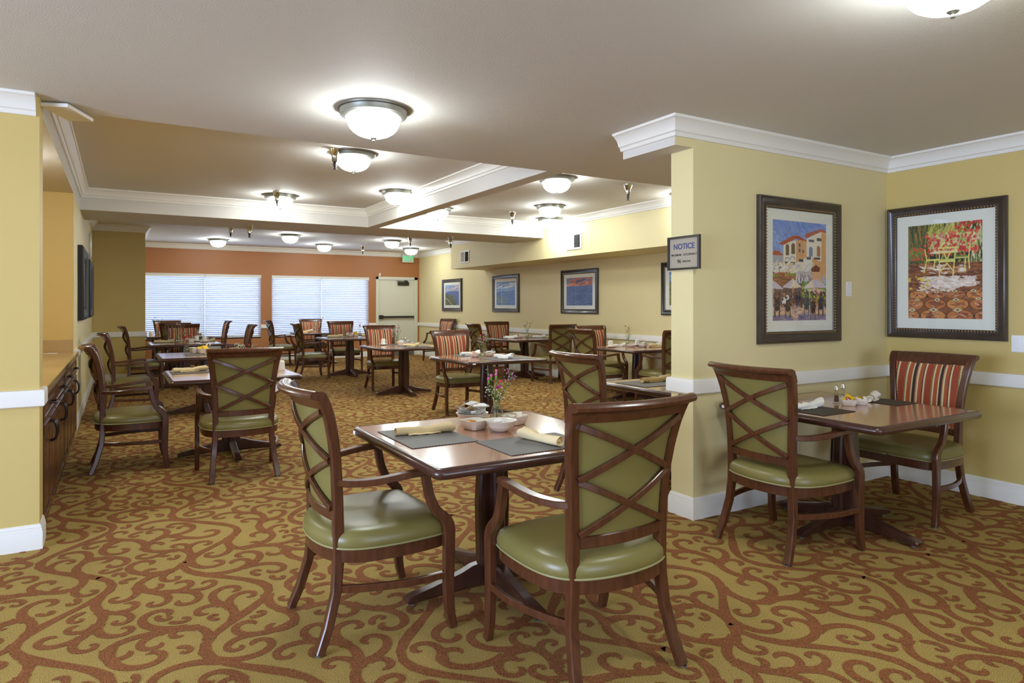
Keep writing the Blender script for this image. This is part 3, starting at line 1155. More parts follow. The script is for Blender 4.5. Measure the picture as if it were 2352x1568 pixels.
def make_chair():
    r = thing('dining_chair', 'x', 'chair', (0, 0, 0), 0, 'wooden armchairs with green seats and striped backs')
    gl = MB()
    gl.lathe([(0.0, 0.0), (0.015, 0.0), (0.015, 0.008), (0.0, 0.008)], n=12, caps=False)
    gme = gl.mesh('glide', 'glide_metal', 40)
    for s in (1, -1):
        zs = [0.006, 0.05, 0.10, 0.17, 0.23, 0.34, 0.42, 0.50, 0.60, 0.70, 0.78, 0.85, 0.91, 0.96, 1.0, 1.03, 1.045]
        m = MB()
        m.sweep([(ip(z, PX), s * ip(z, PY), z) for z in zs], 0.042, [ip(z, PH) for z in zs], (0, 1, 0))
        lg = m.build('leg', 'wood', r, smooth=30)
        link('glide', gme, lg, (PX[0], s * PY[0], 0))
        pts = spline([(0.150, 0, 0.704), (0.160, 0, 0.65), (0.174, 0, 0.585), (0.203, 0, 0.522), (0.241, 0, 0.484), (0.262, 0, 0.445), (0.263, 0, 0.35), (0.261, 0, 0.20), (0.267, 0, 0.08), (0.283, 0, 0.006)], 25)
        hs = np.interp([p.z for p in pts], [0, 0.08, 0.2, 0.35, 0.43, 0.47, 0.52, 0.6, 0.71], [0.034, 0.042, 0.046, 0.050, 0.052, 0.048, 0.041, 0.037, 0.036])
        m = MB()
        m.sweep([(p.x, s * 0.303, p.z) for p in pts], 0.034, list(hs), (0, 1, 0))
        lg = m.build('leg', 'wood', r, smooth=30)
        link('glide', gme, lg, (0.283, s * 0.303, 0))
        pts = spline([(-0.205, s * 0.222, 0.676), (-0.14, s * 0.250, 0.671), (-0.05, s * 0.288, 0.677), (0.06, s * 0.303, 0.689), (0.168, s * 0.304, 0.697)], 16)
        m = MB()
        m.sweep(pts, [0.030 + 0.012 * min(1, i / 6) for i in range(16)], 0.027, (0, 1, 0))
        m.build('armrest', 'wood', r, smooth=30)
        pts = spline([(-0.200, s * 0.226, 0.242), (-0.08, s * 0.275, 0.241), (0.08, s * 0.310, 0.240), (0.255, s * 0.306, 0.239)], 12)
        m = MB()
        m.sweep(pts, 0.020, 0.030, (0, 1, 0))
        m.build('stretcher', 'wood', r, smooth=30)
    # seat
    def ring(k, z, dx=0.0):
        return [(x * k + dx, y * k, z) for x, y in SO]
    cx = 0.01
    R = []
    for k_, z in ((0.975, 0.404), (1.0, 0.410), (1.006, 0.428), (0.995, 0.448), (0.965, 0.464), (0.90, 0.476), (0.78, 0.484), (0.58, 0.488), (0.3, 0.490), (0.05, 0.490)):
        R.append([(cx + (x - cx) * k_, y * k_, z) for x, y in SO])
    m = MB()
    m.grid(R, closed_u=True)
    n = len(SO)
    m.f.append(tuple(range(n - 1, -1, -1)))
    m.m.append(0)
    m.f.append(tuple((len(R) - 1) * n + j for j in range(n)))
    m.m.append(0)
    st = m.build('seat', 'vinyl', r, smooth=60)
    st['label'] = 'green vinyl seat cushion'
    m = MB()
    m.tube([(x * 1.004, y * 1.004, 0.409) for x, y in SO] + [(SO[0][0] * 1.004, SO[0][1], 0.409)], 0.0048, 6)
    m.build('piping', 'piping', st, smooth=180)
    m = MB()
    m.prism([(cx + (x - cx) * 0.972, y * 0.972) for x, y in SO], 'z', 0.350, 0.405)
    m.build('seat_frame', 'wood', r, smooth=30)
    # top rail with backward scroll
    sec = [(0.020, 0.985), (0.010, 1.02), (-0.008, 1.046), (-0.022, 1.058), (-0.040, 1.062), (-0.058, 1.057), (-0.066, 1.046), (-0.063, 1.034), (-0.050, 1.028), (-0.034, 1.026), (-0.022, 1.012), (-0.014, 0.985)]
    P = []
    N = 19
    for i in range(N):
        u = -1 + 2 * i / (N - 1)
        rowp = []
        for dx, z in sec:
            yy = u * (ip(z, PY) + 0.022)
            bow = 0.030 + 0.026 * (z - 0.5) / 0.55
            rowp.append((ip(min(z, 1.0), PX) + dx * (1 if z < 1.04 else 1) - bow * (1 - u * u), yy, z))
        P.append(rowp)
    m = MB()
    m.grid(P, closed_u=True)
    k_ = len(sec)
    m.f.append(tuple(range(k_)))
    m.f.append(tuple((N - 1) * k_ + j for j in range(k_ - 1, -1, -1)))
    m.m += [0, 0]
    m.build('top_rail', 'wood', r, smooth=45)
    m = MB()
    pts = [(backx(y, 0.535) + 0.002, y, 0.535) for y in np.linspace(-0.20, 0.20, 11)]
    m.sweep(pts, 0.046, 0.030, (0, 0, 1))
    m.build('lower_rail', 'wood', r, smooth=30)

    def sheet(off, bul, z0, z1, inset):
        G = []
        for i in range(13):
            z = z0 + (z1 - z0) * i / 12
            yi = ip(z, PY) - inset
            rw = []
            for j in range(13):
                u = -1 + 2 * j / 12
                v = -1 + 2 * i / 12
                b_ = bul * (1 - abs(u) ** 4) * (1 - abs(v) ** 4)
                rw.append((backx(u * yi, z) + off + b_, u * yi, z))
            G.append(rw)
        return G

    def pad(name, m_, off, bul, th, z0, z1, inset):
        a = sheet(off, bul, z0, z1, inset)
        b = sheet(off - (th if bul > 0 else -th), 0, z0, z1, inset)
        m = MB()
        m.grid(a)
        m.grid(b, flip=True)
        q = 169
        e = [j for j in range(13)] + [13 * i + 12 for i in range(1, 13)] + [156 + j for j in range(11, -1, -1)] + [13 * i for i in range(11, 0, -1)]
        for i in range(len(e)):
            a_, b_ = e[i], e[(i + 1) % len(e)]
            m.f.append((a_, b_, b_ + q, a_ + q))
            m.m.append(0)
        return m.build(name, m_, r, smooth=30)
    bp = pad('back_panel', 'vinyl', -0.004, -0.006, 0.006, 0.548, 0.996, 0.018)
    bp['label'] = 'plain green vinyl outside back'
    bc = pad('back_cushion', 'stripe_fabric', 0.017, 0.020, 0.016, 0.556, 0.990, 0.024)
    bc['label'] = 'striped rust and cream fabric inside back'
    # brass nails round the pad
    m = MB()
    nv = []
    for i in range(22):
        z = 0.566 + 0.414 * i / 21
        yi = ip(z, PY) - 0.030
        nv += [(z, yi), (z, -yi)]
    for i in range(1, 19):
        for z in (0.566, 0.980):
            yi = ip(z, PY) - 0.030
            nv.append((z, -yi + 2 * yi * i / 19))
    for z, y in nv:
        x = backx(y, z) + 0.0185
        m.add([(x + 0.0035, y, z)] + [(x, y + 0.0042 * math.cos(q * PI / 3), z + 0.0042 * math.sin(q * PI / 3)) for q in range(6)], [(0, 1 + q, 1 + (q + 1) % 6) for q in range(6)])
    o = m.build('nail_trim', 'nail_brass', bc)
    o['kind'] = 'stuff'
    # crossed lattice bars on the outside
    for z0, z1 in ((0.972, 0.770), (0.770, 0.972), (0.764, 0.566), (0.566, 0.764)):
        pts = []
        for i in range(11):
            t = i / 10
            z = z0 + (z1 - z0) * t
            yi = ip(z, PY) - 0.012
            y = -yi + 2 * yi * t
            pts.append((backx(y, z) - 0.020, y, z))
        m = MB()
        m.sweep(pts, 0.016, 0.025, (1, 0, 0), ch=0.15)
        m.build('lattice_bar', 'wood', r, smooth=30)
    return r


chair0 = make_chair()
E_, N_, W_, S_ = 0.0, PI / 2, PI, -PI / 2
CHAIRS = [
    ((0.967, 2.915), E_, 'green-seated armchair side-on at left of the front table, seat shining'),
    ((1.632, 2.155), N_, 'armchair seen from behind at near side of front table, largest chair'),
    ((3.378, 2.545), E_ - 0.03, 'armchair with lattice back at left of corner table by wall end'),
    ((4.690, 2.525), W_, 'striped-back armchair in the corner under the garden picture'),
    ((0.077, 6.715), E_, 'armchair seen side-on at left of the near left table, nearest the cabinets'),
    ((0.135, 9.62), E_, 'armchair seen side-on at left of second table of the left row'),
    ((0.345, 12.63), E_, 'armchair seen side-on at left of third left-row table, before gold wall block'),
    ((0.870, 5.925), N_, 'armchair turned squarely back to camera at near left table'),
    ((1.00, 13.22), S_, 'striped armchair facing camera behind the pink carnations of left row'),
    ((0.95, 14.95), N_, 'armchair mostly hidden behind another striped one of left row, near left window'),
    ((0.93, 16.55), S_, 'striped armchair farthest back at the table under left window'),
    ((1.80, 15.95), W_, 'armchair seen side-on against left window blind, farther of two in profile'),
    ((1.76, 12.6), W_, 'armchair seen side-on at right end of third left-row table'),
    ((3.25, 16.05), E_, 'armchair with lattice back before the gap between both windows'),
    ((4.13, 16.6), S_, 'striped armchair against right window behind its table'),
    ((3.19, 13.0), E_, 'armchair with lattice back at left of middle-row table before right window'),
    ((4.11, 13.92), S_, 'striped armchair behind the middle-row table with yellow packets'),
    ((3.85, 10.68), S_, 'striped armchair standing in front of the cream exit door'),
    ((3.875, 7.905), S_, 'striped armchair large in mid room behind the table with red flowers'),
    ((6.95, 15.3), W_ + 0.25, 'striped armchair farthest right, against wall below first landscape picture'),
    ((6.02, 11.10), E_ - 0.05, 'armchair with lattice back at left of the table below second landscape'),
    ((6.80, 11.80), S_, 'striped armchair facing camera below second landscape picture'),
    ((6.87, 10.06), N_, 'armchair with lattice back standing below the sunset picture'),
    ((6.05, 7.75), E_, 'armchair with lattice back at left of table with upturned mugs, by right wall'),
    ((6.84, 8.62), S_, 'striped armchair half hidden behind a lattice back, below sunset picture'),
    ((6.69, 7.00), N_, 'armchair with lattice back cut off by the yellow wall end'),
    ((3.12, 3.88), E_, 'armchair with lattice back between front table and wall end, scuffed top rail'),
]
for i, (p, a, lb) in enumerate(CHAIRS):
    if i == 0:
        chair0.location = (*p, 0)
        chair0.rotation_euler = (0, 0, a)
        chair0['label'] = lb
    else:
        dup(chair0, lb, (*p, 0), a)

# ------------------------------------------------------------------ tables
TZ = 0.76
TW = 1.10


def make_table():
    r = thing('dining_table', 'x', 'table', (0, 0, 0), 0, 'square pedestal dining tables')
    a = TW / 2 - 0.026
    c_ = 0.018
    m = MB()
    m.prism([(-a, -a + c_), (-a + c_, -a), (a - c_, -a), (a, -a + c_), (a, a - c_), (a - c_, a), (-a + c_, a), (-a, a - c_)], 'z', TZ - 0.038, TZ)
    m.build('tabletop', 'laminate', r)
    m = MB()
    path = [(-a, -a + c_), (-a, a - c_), (-a + c_ * 0.3, a - c_ * 0.3), (-a + c_, a), (a - c_, a), (a - c_ * 0.3, a - c_ * 0.3), (a, a - c_), (a, -a + c_), (a - c_ * 0.3, -a + c_ * 0.3), (a - c_, -a), (-a + c_, -a), (-a + c_ * 0.3, -a + c_ * 0.3)]
    m.mould(path, [(-0.002, TZ - 0.043), (0.012, TZ - 0.044), (0.021, TZ - 0.039), (0.026, TZ - 0.028), (0.0255, TZ - 0.016), (0.019, TZ - 0.006), (0.009, TZ - 0.0005), (-0.002, TZ + 0.0008)], closed=True)
    m.build('edge_band', 'wood_dark', r, smooth=40)
    pr = [(0.072, 0.715), (0.077, 0.60), (0.085, 0.48), (0.087, 0.42), (0.083, 0.25), (0.078, 0.06)]
    m = MB()
    zz = [p[1] for p in pr]
    m.box(-0.03, 0.03, -0.03, 0.03, 0.05, 0.716)
    m.box(-0.16, 0.16, -0.16, 0.16, 0.700, 0.722)
    m.build('pedestal_core', 'wood_dark', r)
    for q in range(4):
        M = Matrix.Rotation(q * PI / 2, 4, 'Z')
        m = MB()
        m.sweep([((p[0] + 0.018) / 2, 0, p[1]) for p in pr], 0.062, [p[0] - 0.018 for p in pr], (0, 1, 0), M=M, ch=0.16)
        m.build('pedestal_plank', 'wood_dark', r, smooth=40)
        m = MB()
        m.sweep([(0.03, 0, 0.078), (0.11, 0, 0.074), (0.17, 0, 0.064), (0.32, 0, 0.045), (0.44, 0, 0.031), (0.458, 0, 0.025)], 0.062, [0.115, 0.108, 0.084, 0.052, 0.034, 0.018], (0, 1, 0), M=M, ch=0.18)
        ft = m.build('foot', 'wood_dark', r, smooth=40)
        m = MB()
        m.lathe([(0, 0), (0.017, 0), (0.017, 0.016), (0, 0.016)], (0.425, 0, 0), 12, M=M, caps=False)
        m.build('glide', 'glide_metal', ft)
    return r


tab0 = make_table()
TABS = dict(T0=(1.605, 2.90), TR=(3.96, 2.535), TL1=(0.915, 6.78), TL2=(0.97, 9.50), TL3=(0.96, 12.6), TL4=(1.02, 15.8), FW=(4.08, 15.95), M1=(3.97, 13.05),
            M2=(3.88, 9.9), M3=(3.91, 7.2), RW1=(6.75, 13.6), RW2=(6.77, 10.93), RW3=(6.77, 7.68), RN=(4.01, 3.89))
TLAB = dict(T0='dark-edged square table in front, with two grey placemats and pink flowers',
            TR='square table in the corner with brown placemats and white napkins',
            TL1='near left square table with one tan napkin, half behind chair back',
            TL2='second square table of left row with pink carnations and yellow packets',
            TL3='third square table of left row with two upturned mugs',
            TL4='square table directly under the left window',
            FW='square table directly under the right window',
            M1='middle-row square table before right window with yellow packets',
            M2='middle-row square table before cream door with one upturned mug',
            M3='middle-row square table with red and pink flowers, right behind front table',
            RW1='farthest square table along right wall',
            RW2='square table at right wall below second landscape picture, dark edge',
            RW3='square table at right wall with three upturned mugs',
            RN='square table cut off by the yellow wall end, grey placemat on it')
for i, (k_, p) in enumerate(TABS.items()):
    if i == 0:
        tab0.location = (*p, 0)
        tab0['label'] = TLAB[k_]
        tt = tab0
    else:
        tt = dup(tab0, TLAB[k_], (*p, 0), 0)
    if k_ in ('T0', 'M3'):
        m = MB()
        a = TW / 2
        if k_ == 'T0':
            m.box(-a - 0.0015, -a + 0.002, a - 0.075, a - 0.045, TZ - 0.032, TZ - 0.014)
        else:
            m.box(-a + 0.07, -a + 0.11, -a - 0.0015, -a + 0.002, TZ - 0.032, TZ - 0.016)
        m.build('sticker', 'paper_white', tt)

# ------------------------------------------------------------------ counter with cabinets
m = MB()
m.box(AX + 0.002, XL + 0.042, AL0 + 0.014, AL1 - 0.017, 0.862, 0.904, 0.003)
ct = m.build('countertop', ['counter'])
tag(ct, 'tan speckled stone countertop over the dark cabinets in the alcove', 'countertop')
m = MB()
m.box(AX + 0.004, XL - 0.01, AL1 - 0.037, AL1 - 0.016, 0.904, 1.034)
m.box(AX + 0.001, AX + 0.022, AL0 + 0.014, AL1 - 0.04, 0.904, 1.034)
m.build('backsplash', 'counter', ct)
m = MB()
m.box(XL + 0.040, XL + 0.046, AL0 + 0.014, AL1 - 0.017, 0.860, 0.905)
m.build('front_edge', 'granite_edge', ct)
m = MB()
m.box(-0.23, 0.23, -0.012, 0.012, 0.0, 0.004)
o = m.build('menu_strip', ['paper_white'], loc=(-0.78, 8.28, 0.905), rz=0.06)
tag(o, 'thin white strip with red marks lying at back of the counter', 'strip')
m = MB()
for q in range(4):
    m.box(-0.20 + 0.1 * q, -0.15 + 0.1 * q, -0.012, 0.0, 0.004, 0.005)
m.build('red_mark', 'packet_red', o)


def make_cabinet():
    r = thing('base_cabinet', 'x', 'cabinet', (0, 0, 0), 0, 'dark wood base cabinets in the alcove')
    Wd = 0.885
    m = MB()
    m.box(-0.62, -0.022, 0.001, Wd - 0.001, 0.0, 0.861)
    m.build('body', 'cab_wood', r)

    def front(name, y0, y1, z0, z1, parent):
        m = MB()
        m.box(-0.021, -0.004, y0, y1, z0, z1, 0.002)
        f = 0.055 if z1 - z0 > 0.3 else 0.036
        for a0, a1, b0, b1 in ((y0, y1, z0, z0 + f), (y0, y1, z1 - f, z1), (y0, y0 + f, z0, z1), (y1 - f, y1, z0, z1)):
            m.box(-0.006, 0.004, a0, a1, b0, b1, 0.003)
        g = f + 0.012
        bm = bmesh.new()
        bmesh.ops.create_cube(bm, size=1.0)
        for p in bm.verts:
            k_ = 0.0 if p.co.x < 0 else 0.03 if z1 - z0 > 0.3 else 0.022
            s1, s2 = (1 if p.co.y > 0 else -1), (1 if p.co.z > 0 else -1)
            p.co = (-0.006 if p.co.x < 0 else 0.003, (y0 + y1) / 2 + s1 * ((y1 - y0) / 2 - g - k_), (z0 + z1) / 2 + s2 * ((z1 - z0) / 2 - g - k_))
        m.from_bm(bm)
        return m.build(name, 'cab_wood', parent, smooth=30)

    def pull(parent, y, z, vertical):
        m = MB()
        q = [(0.002, -0.064), (0.022, -0.062), (0.036, -0.045), (0.042, -0.015), (0.042, 0.015), (0.036, 0.045), (0.022, 0.062), (0.002, 0.064)]
        pts = spline([(a, y, z + b) if vertical else (a, y + b, z) for a, b in q], 15)
        m.tube(pts, [0.0075 if 2 < i < 12 else 0.0055 for i in range(15)], 8)
        m.build('handle', 'bronze_pull', parent, smooth=180)
    d = front('drawer', 0.012, Wd - 0.012, 0.685, 0.845, r)
    pull(d, Wd / 2, 0.765, False)
    h = Wd / 2
    d = front('door', 0.012, h - 0.003, 0.055, 0.668, r)
    pull(d, h - 0.032, 0.575, True)
    d = front('door', h + 0.003, Wd - 0.012, 0.055, 0.668, r)
    pull(d, h + 0.032, 0.575, True)
    return r


cab0 = make_cabinet()
CB = ['dark wood cabinet nearest the camera beside the wall end', 'second dark wood cabinet under the counter from the wall end',
      'third dark wood cabinet under the counter from the wall end', 'dark wood cabinet at far end of the counter']
for i in range(4):
    p = (XL + 0.026, AL0 + 0.02 + 0.895 * i, 0)
    if i == 0:
        cab0.location = p
        cab0['label'] = CB[0]
    else:
        dup(cab0, CB[i], p, 0)


# ------------------------------------------------------------------ pictures
class Paint:
    def __init__(s, nx, ny, bg):
        s.nx, s.ny = nx, ny
        s.u, s.v = np.meshgrid((np.arange(nx) + 0.5) / nx, (np.arange(ny) + 0.5) / ny)   # v grows downwards
        s.a = np.zeros((ny, nx, 3))
        s.a[:] = bg
        s.r = np.random.default_rng(3)

    def poly(s, pts, c, mask=None):
        inside = np.zeros(s.u.shape, bool)
        n = len(pts)
        for i in range(n):
            x1, y1 = pts[i]
            x2, y2 = pts[(i + 1) % n]
            cond = (y1 > s.v) != (y2 > s.v)
            with np.errstate(divide='ignore', invalid='ignore'):
                xi = (x2 - x1) * (s.v - y1) / (y2 - y1 if y2 != y1 else 1e-9) + x1
            inside ^= cond & (s.u < xi)
        s.a[inside] = c
        return inside

    def rect(s, x0, x1, y0, y1, c):
        s.a[(s.u > x0) & (s.u < x1) & (s.v > y0) & (s.v < y1)] = c

    def ell(s, x, y, rx, ry, c):
        s.a[((s.u - x) / rx) ** 2 + ((s.v - y) / ry) ** 2 < 1] = c

    def line(s, pts, w, c, asp=1.0):
        for (x1, y1), (x2, y2) in zip(pts[:-1], pts[1:]):
            dx, dy = x2 - x1, (y2 - y1) * asp
            L2 = dx * dx + dy * dy + 1e-12
            t = np.clip(((s.u - x1) * dx + (s.v - y1) * asp * dy) / L2, 0, 1)
            d = np.hypot(s.u - x1 - t * dx, (s.v - y1) * asp - t * dy)
            s.a[d < w] = c

    def strokes(s, n, x0, x1, y0, y1, cols, rx, ry, ang=0.0, jit=0.6):
        for _ in range(n):
            x, y = s.r.uniform(x0, x1), s.r.uniform(y0, y1)
            c = np.array(cols[s.r.integers(len(cols))]) * s.r.uniform(0.85, 1.15)
            t = ang + s.r.normal(0, jit)
            a, b = rx * s.r.uniform(0.6, 1.4), ry * s.r.uniform(0.6, 1.4)
            i0, i1 = max(0, int((y - max(a, b)) * s.ny)), min(s.ny, int((y + max(a, b)) * s.ny) + 2)
            j0, j1 = max(0, int((x - max(a, b)) * s.nx)), min(s.nx, int((x + max(a, b)) * s.nx) + 2)
            if i0 >= i1 or j0 >= j1:
                continue
            U, V = s.u[i0:i1, j0:j1] - x, s.v[i0:i1, j0:j1] - y
            p, q = U * math.cos(t) + V * math.sin(t), -U * math.sin(t) + V * math.cos(t)
            s.a[i0:i1, j0:j1][(p / a) ** 2 + (q / b) ** 2 < 1] = np.clip(c, 0, 1)

    def grain(s, k):
        s.a *= 1 + s.r.normal(0, k, (s.ny, s.nx, 1))
        s.a = np.clip(s.a, 0, 1)

    def mesh(s, name, w, h):
        nx, ny = s.nx, s.ny
        xs, zs = np.linspace(-w / 2, w / 2, nx), np.linspace(h / 2, -h / 2, ny)
        X, Z = np.meshgrid(xs, zs)
        co = np.stack([X, np.zeros_like(X), Z], -1).reshape(-1, 3)
        idx = np.arange(nx * ny).reshape(ny, nx)
        q = np.stack([idx[:-1, :-1], idx[1:, :-1], idx[1:, 1:], idx[:-1, 1:]], -1).reshape(-1, 4)
        me = bpy.data.meshes.new(name)
        me.from_pydata(co.tolist(), [], q.tolist())
        at = me.color_attributes.new('Col', 'FLOAT_COLOR', 'POINT')
        c = np.concatenate([s.a.reshape(-1, 3), np.ones((nx * ny, 1))], 1)
        at.data.foreach_set('color', c.astype(np.float32).ravel())
        me.materials.append(MATS['art_print'])
        return me


def picture(label, loc, rz, w, h, fw, mx, my, paint, frame_m, beads=True, deep=1.0):
    r = thing('framed_picture', label, 'picture', loc, rz, None)
    pw, ph = w - 2 * fw - 2 * mx, h - 2 * fw - 2 * my
    tmp = MB()
    prof = [(0, 0), (0, 0.026), (0.006, 0.033), (0.016, 0.036), (0.024, 0.034), (0.30 * fw / 0.07 * 0.1 + 0.01, 0.028), (0.62 * fw, 0.021), (0.78 * fw, 0.022), (0.84 * fw, 0.026), (0.90 * fw, 0.024), (fw, 0.016), (fw, 0)]
    prof = [(0, 0), (0, 0.026), (0.08 * fw, 0.034), (0.22 * fw, 0.037), (0.32 * fw, 0.033), (0.50 * fw, 0.026), (0.68 * fw, 0.021), (0.78 * fw, 0.022), (0.84 * fw, 0.026), (0.90 * fw, 0.024), (fw, 0.016), (fw, 0)]
    prof = [(a_, b_ * (deep if i_ < 6 else 1.0)) for i_, (a_, b_) in enumerate(prof)]
    tmp.mould([(-w / 2, -h / 2), (w / 2, -h / 2), (w / 2, h / 2), (-w / 2, h / 2)], prof, closed=True)
    tmp.v = [(x, -z, y) for x, y, z in tmp.v]
    fr = tmp.build('frame', frame_m, r, smooth=35)
    if beads:
        m = MB()
        iw, ih = w / 2 - fw * 0.87, h / 2 - fw * 0.87
        s = 0.0045
        nx, nz = int(2 * iw / 0.021), int(2 * ih / 0.021)
        pts = [(-iw + 2 * iw * (i + 0.5) / nx, q) for i in range(nx) for q in (-ih, ih)] + [(q, -ih + 2 * ih * (i + 0.5) / nz) for i in range(nz) for q in (-iw, iw)]
        for x, z in pts:
            m.box(x - s, x + s, -0.030, -0.020, z - s, z + s)
        o = m.build('bead_trim', 'bead_gold', fr, fix=False)
        o['kind'] = 'stuff'
    m = MB()
    a, b, c_, d = w / 2 - fw * 0.93, h / 2 - fw * 0.93, pw / 2, ph / 2
    for x0, x1, z0, z1 in ((-a, a, d, b), (-a, a, -b, -d), (-a, -c_, -d, d), (c_, a, -d, d)):
        m.box(x0, x1, -0.011, -0.004, z0, z1)
    m.build('mat_board', 'mat_board', r)
    o = link('print', paint.mesh('print', pw + 0.004, ph + 0.004), r, (0, -0.0075, 0))
    m = MB()
    m.box(-a, a, -0.0145, -0.0130, -b, b)
    m.build('glazing', 'picture_glass', r)
    return r


def cafe():
    p = Paint(150, 190, lin(120, 150, 212))
    L_ = lin
    p.a[:] = np.array(L_(112, 142, 208)) * (1 - p.v[..., None] * 1.2) + np.array(L_(186, 200, 226)) * p.v[..., None] * 1.2
    p.strokes(120, 0, 1, 0, 0.3, [L_(112, 142, 208), L_(140, 165, 215), L_(128, 152, 210)], 0.08, 0.012, 0.5, 0.4)
    cream, shade, peach, rust = L_(228, 222, 200), L_(168, 166, 172), L_(216, 166, 110), L_(176, 84, 48)
    p.poly([(0, 0.35), (0.1, 0.33), (0.2, 0.36), (0.2, 0.55), (0, 0.55)], shade)
    p.poly([(0, 0.34), (0.04, 0.305), (0.12, 0.31), (0.2, 0.345), (0.18, 0.355), (0, 0.355)], rust)
    p.poly([(0.2, 0.235), (0.43, 0.19), (0.43, 0.46), (0.2, 0.5)], cream)
    p.poly([(0.43, 0.19), (0.62, 0.18), (0.62, 0.44), (0.43, 0.44)], peach)
    p.poly([(0.12, 0.235), (0.38, 0.145), (0.46, 0.145), (0.62, 0.185), (0.62, 0.2), (0.43, 0.175), (0.2, 0.25), (0.13, 0.245)], rust)
    p.poly([(0.62, 0.17), (0.90, 0.07), (0.90, 0.44), (0.62, 0.44)], cream)
    p.poly([(0.90, 0.07), (1, 0.09), (1, 0.6), (0.90, 0.5)], peach)
    p.poly([(0.58, 0.145), (0.60, 0.12), (0.90, 0.055), (1, 0.08), (1, 0.095), (0.9, 0.085), (0.62, 0.165)], rust)
    for x, y, c in ((0.27, 0.30, L_(110, 84, 60)), (0.375, 0.285, L_(110, 84, 60)), (0.70, 0.31, L_(120, 130, 158)), (0.845, 0.295, L_(170, 120, 84))):
        p.rect(x - 0.033, x + 0.033, y - 0.04, y + 0.045, c)
        p.ell(x, y - 0.04, 0.033, 0.022, c)
    for x, y in ((0.49, 0.24), (0.49, 0.29), (0.56, 0.30)):
        p.rect(x - 0.015, x + 0.015, y - 0.018, y + 0.018, L_(96, 92, 110))
    p.rect(0.66, 0.76, 0.175, 0.2, L_(96, 90, 92))
    p.rect(0.81, 0.90, 0.15, 0.185, L_(90, 84, 88))
    p.poly([(0, 0.47), (0.42, 0.42), (0.62, 0.36), (0.75, 0.345), (0.75, 0.6), (0, 0.6)], cream)
    p.poly([(0.73, 0.36), (0.92, 0.40), (0.92, 0.62), (0.73, 0.46)], peach)
    for x, y in ((0.27, 0.39), (0.36, 0.375), (0.48, 0.46), (0.33, 0.49), (0.16, 0.50)):
        p.ell(x, y, 0.045, 0.025, shade)
        p.ell(x, y + 0.008, 0.03, 0.02, cream)
    for x0, x1, y in ((0.22, 0.41, 0.42), (0.48, 0.56, 0.39), (0.62, 0.70, 0.365), (0.76, 0.88, 0.36), (0.0, 0.07, 0.49), (0.11, 0.16, 0.475)):
        p.rect(x0, x1, y - 0.01, y + 0.015, L_(72, 74, 84))
    p.strokes(200, 0, 0.75, 0.42, 0.55, [cream, L_(206, 206, 214), L_(222, 196, 160)], 0.03, 0.007, -0.3, 0.4)
    p.rect(0, 0.42, 0.555, 0.66, L_(150, 100, 66))
    p.strokes(50, 0, 0.4, 0.57, 0.65, [L_(166, 112, 72), L_(120, 80, 58)], 0.08, 0.006, -0.05, 0.1)
    p.strokes(160, 0, 0.42, 0.525, 0.56, [L_(104, 128, 52), L_(142, 160, 66), L_(196, 78, 66), L_(180, 60, 60)], 0.014, 0.008, 0, 2)
    p.rect(0.45, 0.72, 0.50, 0.60, L_(190, 180, 176))
    p.strokes(40, 0.45, 0.72, 0.54, 0.60, [L_(120, 96, 110), L_(220, 214, 206)], 0.006, 0.03, 0, 0.05)
    p.rect(0.40, 0.56, 0.62, 0.84, L_(120, 96, 88))
    p.rect(0, 0.42, 0.66, 0.86, L_(112, 90, 84))
    p.rect(0.53, 1, 0.62, 0.84, L_(110, 136, 50))
    p.strokes(260, 0.53, 1, 0.62, 0.82, [L_(140, 164, 56), L_(96, 124, 44), L_(178, 188, 84), L_(78, 100, 44)], 0.012, 0.026, 0, 0.5)
    p.poly([(0.70, 0.47), (0.80, 0.43), (0.88, 0.46), (0.84, 0.53), (0.72, 0.51)], L_(122, 62, 46))
    p.poly([(0.72, 0.50), (0.87, 0.50), (0.92, 0.60), (0.72, 0.60)], L_(224, 176, 130))
    lav, cr2 = L_(206, 194, 208), L_(232, 214, 186)
    p.poly([(0.54, 0.675), (0.72, 0.585), (0.82, 0.575), (1, 0.645), (1, 0.66), (0.78, 0.665)], lav)
    p.poly([(0.62, 0.64), (0.74, 0.585), (0.76, 0.66), (0.60, 0.672)], cr2)
    p.poly([(0.18, 0.665), (0.37, 0.575), (0.53, 0.66), (0.36, 0.675)], cr2)
    p.poly([(0.18, 0.665), (0.37, 0.575), (0.34, 0.665)], lav)
    p.poly([(0, 0.60), (0.06, 0.615), (0.21, 0.685), (0, 0.68)], lav)
    p.poly([(0.62, 0.69), (0.78, 0.665), (0.96, 0.69), (0.97, 0.74), (0.82, 0.735)], L_(226, 200, 176))
    for x, y0, y1 in ((0.80, 0.66, 0.85), (0.37, 0.66, 0.84), (0.03, 0.68, 0.86), (0.17, 0.68, 0.80)):
        p.rect(x - 0.011, x + 0.011, y0, y1, L_(206, 140, 88))
    gr = p.v > 0.845
    p.a[gr] = L_(222, 186, 146)
    p.strokes(220, 0, 1, 0.85, 1.0, [L_(228, 194, 152), L_(206, 168, 132), L_(160, 138, 156)], 0.06, 0.008, -0.1, 0.3)
    for x0, x1 in ((0, 0.34), (0.50, 0.98)):
        p.strokes(160, x0, x1, 0.95, 1.0, [L_(120, 108, 138), L_(150, 132, 150)], 0.05, 0.010, 0, 0.2)
